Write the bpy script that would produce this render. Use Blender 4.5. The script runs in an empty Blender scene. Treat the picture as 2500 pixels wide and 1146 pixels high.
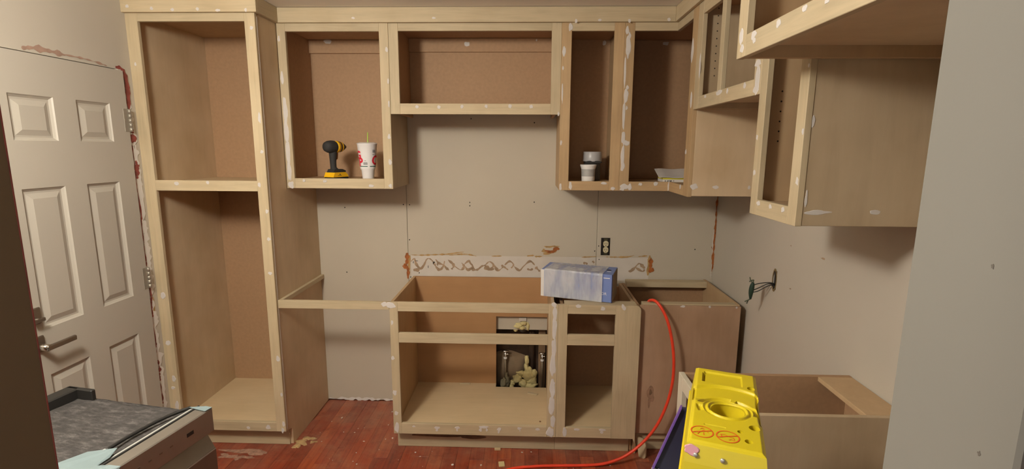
import bpy, bmesh, math, random
from mathutils import Vector, Matrix, noise
random.seed(7)
SC = bpy.context.scene
COL = SC.collection

# ------------------------------------------------------------------ camera, light, exposure
cam_data = bpy.data.cameras.new('camera')
cam_data.sensor_fit = 'HORIZONTAL'; cam_data.sensor_width = 36.0
cam_data.lens = 1232.4 / 2500 * 36.0
cam_data.clip_start = 0.02
cam = bpy.data.objects.new('camera', cam_data); COL.objects.link(cam)
cam.matrix_world = Matrix(((0.999435, -0.01083261, 0.03181735, 0.0),
                           (0.0331895, 0.16865326, -0.98511651, -3.1499),
                           (0.00530528, 0.98561591, 0.1689175, 1.6929),
                           (0, 0, 0, 1)))
SC.camera = cam
SC.view_settings.view_transform = 'Standard'
SC.view_settings.look = 'None'
SC.view_settings.gamma = 1.0
SC.view_settings.use_curve_mapping = False
SC.view_settings.exposure = 0.17
world = bpy.data.worlds.new('world'); SC.world = world
world.use_nodes = True
world.node_tree.nodes['Background'].inputs[0].default_value = (0.9, 0.88, 0.85, 1)
world.node_tree.nodes['Background'].inputs[1].default_value = 0.05

def lamp(name, loc, power, radius, color):
    l = bpy.data.lights.new(name, 'POINT'); l.energy = power; l.shadow_soft_size = radius; l.color = color
    o = bpy.data.objects.new(name, l); COL.objects.link(o); o.location = loc
    return o
lamp('kitchen_ceiling_lamp', (-1.12, -2.48, 2.24), 96, 0.13, (1.0, 0.955, 0.85))
lamp('hall_fill_light', (-0.15, -3.80, 1.30), 15, 0.35, (1.0, 0.96, 0.88))  # added fill light behind the camera, lifts the shaded sides and ceiling

# ------------------------------------------------------------------ materials
def new_mat(name):
    m = bpy.data.materials.new(name); m.use_nodes = True
    nt = m.node_tree
    return m, nt, nt.nodes['Principled BSDF']
def N(nt, t, **kw):
    n = nt.nodes.new(t)
    for k, v in kw.items():
        if k in n.inputs: n.inputs[k].default_value = v
        else: setattr(n, k, v)
    return n
def coords(nt, scale, kind='Object', rnd=True):
    tc = N(nt, 'ShaderNodeTexCoord'); mp = N(nt, 'ShaderNodeMapping'); mp.inputs['Scale'].default_value = scale
    nt.links.new(tc.outputs[kind], mp.inputs['Vector'])
    if rnd:
        oi = N(nt, 'ShaderNodeObjectInfo'); mu = N(nt, 'ShaderNodeVectorMath'); mu.operation = 'MULTIPLY_ADD'
        cmb = N(nt, 'ShaderNodeCombineXYZ')
        for i in range(3): nt.links.new(oi.outputs['Random'], cmb.inputs[i])
        mu.inputs[1].default_value = (37.0, 61.0, 23.0)
        nt.links.new(cmb.outputs[0], mu.inputs[0]); nt.links.new(mp.outputs[0], mu.inputs[2])
        return mu.outputs[0]
    return mp.outputs[0]
def mixc(nt, fac, a, b, mode='MIX'):
    m = N(nt, 'ShaderNodeMix'); m.data_type = 'RGBA'; m.blend_type = mode
    for inp, v in ((m.inputs[0], fac), (m.inputs[6], a), (m.inputs[7], b)):
        if hasattr(v, 'is_linked') or hasattr(v, 'links'): nt.links.new(v, inp)
        elif isinstance(v, (int, float)): inp.default_value = v
        else: inp.default_value = (*v, 1) if len(v) == 3 else v
    return m.outputs[2]
def ramp(nt, src, stops):
    r = N(nt, 'ShaderNodeValToRGB'); e = r.color_ramp.elements
    while len(e) < len(stops): e.new(0.5)
    for i, (p, c) in enumerate(stops):
        e[i].position = p; e[i].color = (*c, 1) if len(c) == 3 else c
    nt.links.new(src, r.inputs[0]); return r.outputs[0]
def bump(nt, bs, h, strength=0.2, dist=0.002):
    b = N(nt, 'ShaderNodeBump', Strength=strength, Distance=dist)
    nt.links.new(h, b.inputs['Height']); nt.links.new(b.outputs[0], bs.inputs['Normal'])
def plain(name, c, rough=0.6, metal=0.0, vary=0.0, scale=20, bmp=0.0):
    m, nt, bs = new_mat(name)
    bs.inputs['Roughness'].default_value = rough; bs.inputs['Metallic'].default_value = metal
    n = N(nt, 'ShaderNodeTexNoise', Scale=scale, Detail=4.0)
    nt.links.new(coords(nt, (1, 1, 1)), n.inputs['Vector'])
    v = max(vary, 0.03)
    col = ramp(nt, n.outputs[0], [(0.3, tuple(x * (1 - v) for x in c)), (0.7, tuple(min(1, x * (1 + v)) for x in c))])
    nt.links.new(col, bs.inputs['Base Color'])
    if bmp: bump(nt, bs, n.outputs[0], bmp)
    return m
def wood(name, c, axis, contrast=0.16, rough=0.65, pinch=18.0, blotch=0.12):
    m, nt, bs = new_mat(name)
    s = [pinch] * 3; s['xyz'.index(axis)] = 1.1
    n1 = N(nt, 'ShaderNodeTexNoise', Scale=3.0, Detail=5.0, Roughness=0.65, Distortion=0.6)
    nt.links.new(coords(nt, s), n1.inputs['Vector'])
    g = ramp(nt, n1.outputs[0], [(0.25, tuple(x * (1 - contrast) for x in c)), (0.55, c), (0.8, tuple(min(1, x * (1 + contrast * .6)) for x in c))])
    n2 = N(nt, 'ShaderNodeTexNoise', Scale=4.0, Detail=3.0)
    nt.links.new(coords(nt, (1, 1, 1)), n2.inputs['Vector'])
    b = ramp(nt, n2.outputs[0], [(0.3, (1 - blotch, 1 - blotch * 1.2, 1 - blotch * 1.5)), (0.7, (1, 1, 1))])
    oi = N(nt, 'ShaderNodeObjectInfo')
    t = ramp(nt, oi.outputs['Random'], [(0.0, (0.93, 0.92, 0.9)), (1.0, (1.05, 1.03, 1.0))])
    col = mixc(nt, 1.0, mixc(nt, 1.0, g, b, 'MULTIPLY'), t, 'MULTIPLY')
    nt.links.new(col, bs.inputs['Base Color']); bs.inputs['Roughness'].default_value = rough
    bump(nt, bs, n1.outputs[0], 0.08, 0.001)
    return m
MAPLE = (0.535, 0.445, 0.30)
WX, WY, WZ = (wood('raw_maple_' + a, MAPLE, a) for a in 'xyz')
WPX, WPY, WPZ = (wood('raw_birch_dark_' + a, (0.50, 0.35, 0.195), a) for a in 'xyz')
PLY = wood('plywood_side', (0.52, 0.415, 0.285), 'z', 0.08, 0.6, 9.0, 0.18)
PLYW = wood('plywood_warm', (0.52, 0.37, 0.22), 'z', 0.08, 0.6, 9.0, 0.14)
PLYRED = wood('plywood_reddish', (0.47, 0.32, 0.22), 'z', 0.12, 0.6, 8.0, 0.22)
PLYFLOOR = wood('plywood_floor', (0.68, 0.54, 0.345), 'x', 0.06, 0.55, 9.0, 0.1)
MDF = plain('fibreboard_brown', (0.385, 0.235, 0.13), 0.7, vary=0.06, scale=60)
MDFL = plain('fibreboard_light', (0.42, 0.285, 0.165), 0.7, vary=0.06, scale=30)
SPACKLE = plain('wood_filler', (0.60, 0.565, 0.54), 0.8, vary=0.05)
DARKHOLE = plain('dark_hole', (0.015, 0.011, 0.009), 0.9)
def wall_mat(name, c, rough=0.75, vary=0.05, bmp=0.05):
    m, nt, bs = new_mat(name); bs.inputs['Roughness'].default_value = rough
    n = N(nt, 'ShaderNodeTexNoise', Scale=2.2, Detail=6.0, Roughness=0.6)
    nt.links.new(coords(nt, (1, 1, 1), rnd=False), n.inputs['Vector'])
    col = ramp(nt, n.outputs[0], [(0.3, tuple(x * (1 - vary) for x in c)), (0.7, c)])
    nt.links.new(col, bs.inputs['Base Color'])
    f = N(nt, 'ShaderNodeTexNoise', Scale=160.0, Detail=2.0); nt.links.new(coords(nt, (1, 1, 1), rnd=False), f.inputs['Vector'])
    bump(nt, bs, f.outputs[0], bmp, 0.001)
    return m
DRYWALL = wall_mat('bare_drywall', (0.53, 0.475, 0.385))
PAINTW = wall_mat('white_wall_paint', (0.52, 0.475, 0.405))
CEILM = wall_mat('textured_ceiling', (0.84, 0.80, 0.73), bmp=0.5)
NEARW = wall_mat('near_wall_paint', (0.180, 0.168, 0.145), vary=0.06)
SHADEDW = wall_mat('shaded_reveal', (0.165, 0.115, 0.066), vary=0.12)  # brown base colour carries the shade of the unlit left reveal
REDP = plain('red_paint', (0.26, 0.055, 0.045), 0.6, vary=0.3, scale=40)
DOORM = wall_mat('door_paint', (0.49, 0.455, 0.395), 0.45, 0.03, 0.02)
RUSTM = plain('rust_adhesive', (0.33, 0.10, 0.02), 0.6, vary=0.4, scale=50)
TANM = plain('tan_caulk', (0.42, 0.26, 0.10), 0.7, vary=0.25, scale=40)
PAPER = plain('torn_paper_face', (0.60, 0.555, 0.50), 0.8, vary=0.04, scale=15)
SWIRLM = plain('adhesive_swirl', (0.34, 0.235, 0.15), 0.75, vary=0.25, scale=30)
BLACKP = plain('black_plastic', (0.016, 0.015, 0.014), 0.5)
BLACKR = plain('black_rubber', (0.025, 0.024, 0.024), 0.75)
YELLOWP = plain('yellow_plastic', (0.64, 0.51, 0.012), 0.42, vary=0.03, scale=8)
DRILLY = plain('tool_yellow', (0.85, 0.48, 0.01), 0.4)
STEEL = plain('stainless_steel', (0.34, 0.31, 0.27), 0.42, 0.75, vary=0.05)
STEELD = plain('stainless_door', (0.20, 0.15, 0.12), 0.45, 0.5, vary=0.05)
CHROME = plain('chrome', (0.75, 0.72, 0.68), 0.2, 1.0)
NICKEL = plain('satin_nickel', (0.30, 0.26, 0.22), 0.35, 0.9)
WHITEP = plain('white_plastic', (0.78, 0.76, 0.74), 0.45)
FOAMW = plain('white_foam_cup', (0.80, 0.79, 0.80), 0.6, vary=0.02)
REDINK = plain('red_ink', (0.70, 0.02, 0.05), 0.6)
GREENINK = plain('green_ink', (0.01, 0.09, 0.07), 0.6)
GREYINK = plain('grey_ink', (0.18, 0.18, 0.2), 0.6)
BLUECARD = plain('blue_card', (0.17, 0.24, 0.52), 0.45, vary=0.04)
KRAFT = plain('brown_card', (0.27, 0.20, 0.13), 0.8, vary=0.2, scale=30)
WHITECARD = plain('white_card', (0.72, 0.69, 0.66), 0.6)
HOSEM = plain('red_air_hose', (0.78, 0.055, 0.02), 0.42, vary=0.08)
FOAMY = plain('yellow_foam', (0.66, 0.57, 0.28), 0.8, vary=0.12, scale=40)
GLASSW = plain('insulation_paper', (0.26, 0.185, 0.115), 0.85, vary=0.15, scale=15)
DARKWOOD = plain('dark_old_wood', (0.06, 0.035, 0.022), 0.85, vary=0.3)
STUDW = wood('old_stud', (0.30, 0.20, 0.12), 'z')
PURPLE = plain('purple_rail_edge', (0.16, 0.08, 0.36), 0.45)
NAVY = plain('navy_fibreglass', (0.02, 0.02, 0.05), 0.5)
ALU = plain('aluminium', (0.6, 0.6, 0.58), 0.4, 0.6)
BLUETAPE = plain('pale_blue_tape', (0.18, 0.24, 0.255), 0.55, vary=0.06)
PINK = plain('pink_paint_smear', (0.62, 0.30, 0.36), 0.6)
REDPIC = plain('red_print', (0.72, 0.10, 0.01), 0.6)
DARKBROWN = plain('dark_brown', (0.16, 0.095, 0.05), 0.8, vary=0.3)
HINGEM = plain('hinge_metal', (0.42, 0.39, 0.33), 0.45, 0.5)
KNOT = plain('knot_brown', (0.27, 0.165, 0.105), 0.7, vary=0.25, scale=30)
IVORY = plain('ivory_plastic', (0.62, 0.55, 0.36), 0.45)
GREENW = plain('dark_green_wire', (0.015, 0.04, 0.025), 0.6)
CLEAR, nt, bs = new_mat('clear_lid')
bs.inputs['Base Color'].default_value = (0.85, 0.85, 0.85, 1); bs.inputs['Roughness'].default_value = 0.15
bs.inputs['Alpha'].default_value = 0.35
STRAW, nt, bs = new_mat('green_straw')
bs.inputs['Base Color'].default_value = (0.45, 0.62, 0.12, 1); bs.inputs['Roughness'].default_value = 0.35
WRAP, nt, bs = new_mat('crumpled_plastic_wrap')
n = N(nt, 'ShaderNodeTexNoise', Scale=8.0, Detail=3.0); nt.links.new(coords(nt, (2.2, 1, .5)), n.inputs['Vector'])
bs.inputs['Base Color'].default_value = (0.80, 0.79, 0.77, 1); bs.inputs['Roughness'].default_value = 0.22
a = ramp(nt, n.outputs[0], [(0.34, (0.22,) * 3), (0.62, (0.62,) * 3)]); nt.links.new(a, bs.inputs['Alpha'])
n = N(nt, 'ShaderNodeTexNoise', Scale=45.0, Detail=3.0); nt.links.new(coords(nt, (1, 1, .35)), n.inputs['Vector'])
bump(nt, bs, n.outputs[0], 0.7, 0.006)
FELT, nt, bs = new_mat('grey_felt'); bs.inputs['Roughness'].default_value = 0.95
n = N(nt, 'ShaderNodeTexNoise', Scale=7.0, Detail=8.0, Roughness=0.8); nt.links.new(coords(nt, (2.6, 9, 6)), n.inputs['Vector'])
nt.links.new(ramp(nt, n.outputs[0], [(0.30, (0.02, 0.018, 0.018)), (0.52, (0.062, 0.056, 0.054)), (0.78, (0.21, 0.195, 0.185))]), bs.inputs['Base Color'])
bump(nt, bs, n.outputs[0], 0.8, 0.004)
# floor: red plank with dust, scuffs and dried glue smears near the cabinets
def floor_mat(name):
    m, nt, bs = new_mat(name)
    n1 = N(nt, 'ShaderNodeTexNoise', Scale=3.0, Detail=5.0, Distortion=0.5); nt.links.new(coords(nt, (22, 1.4, 10)), n1.inputs['Vector'])
    g = ramp(nt, n1.outputs[0], [(0.25, (0.20, 0.032, 0.017)), (0.5, (0.30, 0.052, 0.024)), (0.8, (0.38, 0.085, 0.03))])
    oi = N(nt, 'ShaderNodeObjectInfo')
    t = ramp(nt, oi.outputs['Random'], [(0.0, (0.66, 0.6, 0.62)), (0.6, (0.98, 0.95, 0.9)), (1.0, (1.2, 1.45, 1.2))])
    col = mixc(nt, 1.0, g, t, 'MULTIPLY')
    geo = N(nt, 'ShaderNodeNewGeometry')
    n2 = N(nt, 'ShaderNodeTexNoise', Scale=5.0, Detail=9.0, Roughness=0.72); nt.links.new(geo.outputs['Position'], n2.inputs['Vector'])
    sx = N(nt, 'ShaderNodeSeparateXYZ'); nt.links.new(geo.outputs['Position'], sx.inputs[0])
    # more dust close to the back wall and cabinets
    mr = N(nt, 'ShaderNodeMapRange'); nt.links.new(sx.outputs[1], mr.inputs[0])
    mr.inputs[1].default_value = -0.9; mr.inputs[2].default_value = -0.05; mr.inputs[3].default_value = 0.0; mr.inputs[4].default_value = 0.20
    ad = N(nt, 'ShaderNodeMath'); ad.operation = 'ADD'; nt.links.new(n2.outputs[0], ad.inputs[0]); nt.links.new(mr.outputs[0], ad.inputs[1])
    d = ramp(nt, ad.outputs[0], [(0.45, (0, 0, 0)), (0.62, (0.22,) * 3), (0.85, (0.72,) * 3)])
    col = mixc(nt, d, col, (0.36, 0.20, 0.13))
    n3 = N(nt, 'ShaderNodeTexNoise', Scale=2.6, Detail=10.0, Roughness=0.8, Distortion=1.2); nt.links.new(geo.outputs['Position'], n3.inputs['Vector'])
    col = mixc(nt, ramp(nt, n3.outputs[0], [(0.54, (0, 0, 0)), (0.72, (0.6,) * 3)]), col, (0.33, 0.165, 0.105))
    n4 = N(nt, 'ShaderNodeTexNoise', Scale=9.0, Detail=6.0, Roughness=0.8); nt.links.new(geo.outputs['Position'], n4.inputs['Vector'])
    col = mixc(nt, ramp(nt, n4.outputs[0], [(0.30, (0.55,) * 3), (0.50, (0, 0, 0))]), col, (0.085, 0.016, 0.011))
    nt.links.new(col, bs.inputs['Base Color'])
    bs.inputs['Roughness'].default_value = 0.42
    bump(nt, bs, n2.outputs[0], 0.15, 0.001)
    return m
FLOORM = floor_mat('red_wood_floor')
GLUE = plain('dried_glue', (0.44, 0.30, 0.14), 0.7, vary=0.3, scale=40)
DUST = plain('sawdust_smear', (0.34, 0.19, 0.13), 0.85, vary=0.3, scale=50)

# ------------------------------------------------------------------ mesh helpers
def box(bm, x0, x1, y0, y1, z0, z1, c=0.0012):
    x0, x1 = sorted((x0, x1)); y0, y1 = sorted((y0, y1)); z0, z1 = sorted((z0, z1))
    c = min(c, (x1 - x0) * .3, (y1 - y0) * .3, (z1 - z0) * .3)
    X, Y, Z = (x0, x1), (y0, y1), (z0, z1); sg = (1, -1); V = {}
    for i in (0, 1):
        for j in (0, 1):
            for k in (0, 1):
                p = (X[i], Y[j], Z[k]); d = (sg[i] * c, sg[j] * c, sg[k] * c)
                V[i, j, k, 0] = bm.verts.new((p[0], p[1] + d[1], p[2] + d[2]))
                V[i, j, k, 1] = bm.verts.new((p[0] + d[0], p[1], p[2] + d[2]))
                V[i, j, k, 2] = bm.verts.new((p[0] + d[0], p[1] + d[1], p[2]))
    F = []
    Q = ((0, 0), (1, 0), (1, 1), (0, 1))
    for s in (0, 1):
        F.append([V[s, a, b, 0] for a, b in Q]); F.append([V[a, s, b, 1] for a, b in Q]); F.append([V[a, b, s, 2] for a, b in Q])
    for a in (0, 1):
        for b in (0, 1):
            F.append([V[a, b, 0, 0], V[a, b, 1, 0], V[a, b, 1, 1], V[a, b, 0, 1]])
            F.append([V[a, 0, b, 0], V[a, 1, b, 0], V[a, 1, b, 2], V[a, 0, b, 2]])
            F.append([V[0, a, b, 1], V[1, a, b, 1], V[1, a, b, 2], V[0, a, b, 2]])
    for i in (0, 1):
        for j in (0, 1):
            for k in (0, 1): F.append([V[i, j, k, q] for q in (0, 1, 2)])
    ctr = Vector(((x0 + x1) / 2, (y0 + y1) / 2, (z0 + z1) / 2))
    for f in F:
        fc = bm.faces.new(f); fc.normal_update()
        if fc.normal.dot(fc.calc_center_median() - ctr) < 0: fc.normal_flip()
def B(*a, **k):
    bm = bmesh.new(); box(bm, *a, **k); return bm
def prism(bm, poly, axis, a0, a1):
    """poly: 2D points in the two other axes (x,y,z order), extruded along axis."""
    def P(p, a):
        if axis == 'x': return (a, p[0], p[1])
        if axis == 'y': return (p[0], a, p[1])
        return (p[0], p[1], a)
    v0 = [bm.verts.new(P(p, a0)) for p in poly]; v1 = [bm.verts.new(P(p, a1)) for p in poly]
    n = len(poly); fs = [bm.faces.new(v0), bm.faces.new(v1[::-1])]
    for i in range(n): fs.append(bm.faces.new((v0[i], v1[i], v1[(i + 1) % n], v0[(i + 1) % n])))
    bmesh.ops.recalc_face_normals(bm, faces=fs)
def PR(poly, axis, a0, a1):
    bm = bmesh.new(); prism(bm, poly, axis, a0, a1); return bm
def smooth_line(pts, n=6):
    P = [Vector(p) for p in pts]; out = []
    for i in range(len(P) - 1):
        p0, p1, p2, p3 = P[max(i - 1, 0)], P[i], P[i + 1], P[min(i + 2, len(P) - 1)]
        for k in range(n):
            t = k / n
            out.append(0.5 * ((2 * p1) + (p2 - p0) * t + (2 * p0 - 5 * p1 + 4 * p2 - p3) * t * t + (3 * p1 - p0 - 3 * p2 + p3) * t ** 3))
    out.append(P[-1]); return out
def tube(bm, pts, r, seg=8, sm=0, cap=True):
    P = smooth_line(pts, sm) if sm else [Vector(p) for p in pts]
    R = r if callable(r) else (lambda t: r)
    rings = []; up = Vector((0, 0, 1)); n = len(P); side = None
    for i, p in enumerate(P):
        d = (P[min(i + 1, n - 1)] - P[max(i - 1, 0)]).normalized()
        if side is None:
            side = d.cross(up)
            if side.length < 1e-3: side = d.cross(Vector((1, 0, 0)))
        side = (side - d * side.dot(d)).normalized(); b = d.cross(side)
        rr = R(i / max(n - 1, 1))
        rings.append([bm.verts.new(p + (side * math.cos(2 * math.pi * k / seg) + b * math.sin(2 * math.pi * k / seg)) * rr) for k in range(seg)])
    fs = []
    for a, c in zip(rings, rings[1:]):
        for k in range(seg): fs.append(bm.faces.new((a[k], a[(k + 1) % seg], c[(k + 1) % seg], c[k])))
    if cap: fs.append(bm.faces.new(rings[0][::-1])); fs.append(bm.faces.new(rings[-1]))
    for f in fs: f.smooth = True
    bmesh.ops.recalc_face_normals(bm, faces=fs)
def TB(*a, **k):
    bm = bmesh.new(); tube(bm, *a, **k); return bm
def lathe(bm, prof, seg=28, mat=None):
    """prof: (r, z) points about local z; mat transforms."""
    M = mat or Matrix(); rings = []; fs = []
    for r, z in prof:
        if r < 1e-6: rings.append([bm.verts.new(M @ Vector((0, 0, z)))])
        else: rings.append([bm.verts.new(M @ Vector((r * math.cos(2 * math.pi * k / seg), r * math.sin(2 * math.pi * k / seg), z))) for k in range(seg)])
    for a, c in zip(rings, rings[1:]):
        for k in range(seg):
            q = [a[k % len(a)], a[(k + 1) % len(a)], c[(k + 1) % len(c)], c[k % len(c)]]
            u = []
            for v in q:
                if v not in u: u.append(v)
            if len(u) > 2: fs.append(bm.faces.new(u))
    for f in fs: f.smooth = True
    bmesh.ops.recalc_face_normals(bm, faces=fs)
def LT(*a, **k):
    bm = bmesh.new(); lathe(bm, *a, **k); return bm
def blob_poly(bm, ctr, ru, rv, eu, ev, nrm, th=0.0008, n=20, rough=0.22):
    """thin irregular raised blot."""
    top, base = [], []
    ph = random.random() * 50
    for k in range(n):
        a = 2 * math.pi * k / n
        f = 1 + rough * 2 * noise.noise(Vector((math.cos(a) * 1.3 + ph, math.sin(a) * 1.3, ph)))
        top.append(bm.verts.new(ctr + eu * ru * f * math.cos(a) * .88 + ev * rv * f * math.sin(a) * .88 + nrm * th))
        base.append(bm.verts.new(ctr + eu * ru * f * math.cos(a) + ev * rv * f * math.sin(a)))
    c = bm.verts.new(ctr + nrm * th); fs = []
    for k in range(n):
        fs.append(bm.faces.new((c, top[k], top[(k + 1) % n])))
        fs.append(bm.faces.new((top[k], base[k], base[(k + 1) % n], top[(k + 1) % n])))
    bmesh.ops.recalc_face_normals(bm, faces=fs)
    if fs[0].normal.dot(nrm) < 0:
        for f in fs: f.normal_flip()
AX = {'x': (Vector((0, 1, 0)), Vector((0, 0, 1)), Vector((1, 0, 0))), 'y': (Vector((1, 0, 0)), Vector((0, 0, 1)), Vector((0, 1, 0))), 'z': (Vector((1, 0, 0)), Vector((0, 1, 0)), Vector((0, 0, 1)))}
def blots(ax, val, sign, lst, th=0.0008, rough=0.22, bm=None):
    eu, ev, nr = AX[ax]; bm = bm or bmesh.new()
    for k, (u, v, ru, rv) in enumerate(lst):
        blob_poly(bm, eu * u + ev * v + nr * val, ru, rv, eu, ev, nr * sign, th + k * .00006, 20, rough)
    return bm
def ribbon(bm, pts, width, ax, val, sign, th=0.0006, sm=5, wob=0.25):
    """flat strip on a plane along 2D pts."""
    eu, ev, nr = AX[ax]; P = smooth_line([(p[0], p[1], 0) for p in pts], sm); n = len(P); L, R = [], []
    ph = random.random() * 30; th += random.random() * .0005
    for i, p in enumerate(P):
        d = (P[min(i + 1, n - 1)] - P[max(i - 1, 0)]).normalized(); s = Vector((-d.y, d.x, 0))
        e = min(1.0, 0.35 + 3 * min(i, n - 1 - i) / n)
        w = (width(i / (n - 1)) if callable(width) else width) * e * (1 + wob * 2 * noise.noise(Vector((i * .45 + ph, ph, 0)))) / 2
        for lst, q in ((L, p + s * w), (R, p - s * w)): lst.append(bm.verts.new(eu * q.x + ev * q.y + nr * (val + sign * th)))
    fs = [bm.faces.new((L[i], L[i + 1], R[i + 1], R[i])) for i in range(n - 1)]
    bmesh.ops.recalc_face_normals(bm, faces=fs)
    if fs and fs[0].normal.dot(nr * sign) < 0:
        for f in fs: f.normal_flip()
def link(name, bm, mat, parent=None, off=None, kind=None, label=None):
    if off is not None:
        for v in bm.verts: v.co -= off
    me = bpy.data.meshes.new(name); bm.to_mesh(me); bm.free()
    me.materials.append(mat)
    o = bpy.data.objects.new(name, me); COL.objects.link(o)
    if parent: o.parent = parent
    if kind: o['kind'] = kind
    if label: o['label'] = label
    return o
class Thing:
    """An Empty at the thing's base; parts given in world coordinates (or local ones) become its children."""
    def __init__(s, name, label, cat, loc=(0, 0, 0), rot=None, group=None, local=False):
        s.o = bpy.data.objects.new(name, None); COL.objects.link(s.o); s.o.empty_display_size = 0.05
        s.o.location = loc
        if rot is not None: s.o.rotation_euler = rot
        s.o['label'] = label; s.o['category'] = cat
        if group: s.o['group'] = group
        s.off = None if local else Vector(loc)
    def add(s, name, bm, mat, sub=None, **k): return link(name, bm, mat, sub or s.o, s.off, **k)
def single(name, bm, mat, label, cat, loc=None, group=None):
    o = link(name, bm, mat, None, Vector(loc) if loc else None)
    if loc: o.location = loc
    o['label'] = label; o['category'] = cat
    if group: o['group'] = group
    return o
def struct(name, bm, mat, parent=None):
    return link(name, bm, mat, parent, kind=None if parent else 'structure')
def text_bm(s, size, bold=0.0):
    cu = bpy.data.curves.new('lettering', 'FONT'); cu.body = s; cu.size = size; cu.align_x = 'CENTER'; cu.align_y = 'CENTER'
    cu.resolution_u = 3; cu.offset = bold
    o = bpy.data.objects.new('lettering', cu); COL.objects.link(o); bpy.context.view_layer.update()
    me = bpy.data.meshes.new_from_object(o.evaluated_get(bpy.context.evaluated_depsgraph_get()))
    bm = bmesh.new(); bm.from_mesh(me)
    bpy.data.objects.remove(o); bpy.data.curves.remove(cu); bpy.data.meshes.remove(me)
    return bm
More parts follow.
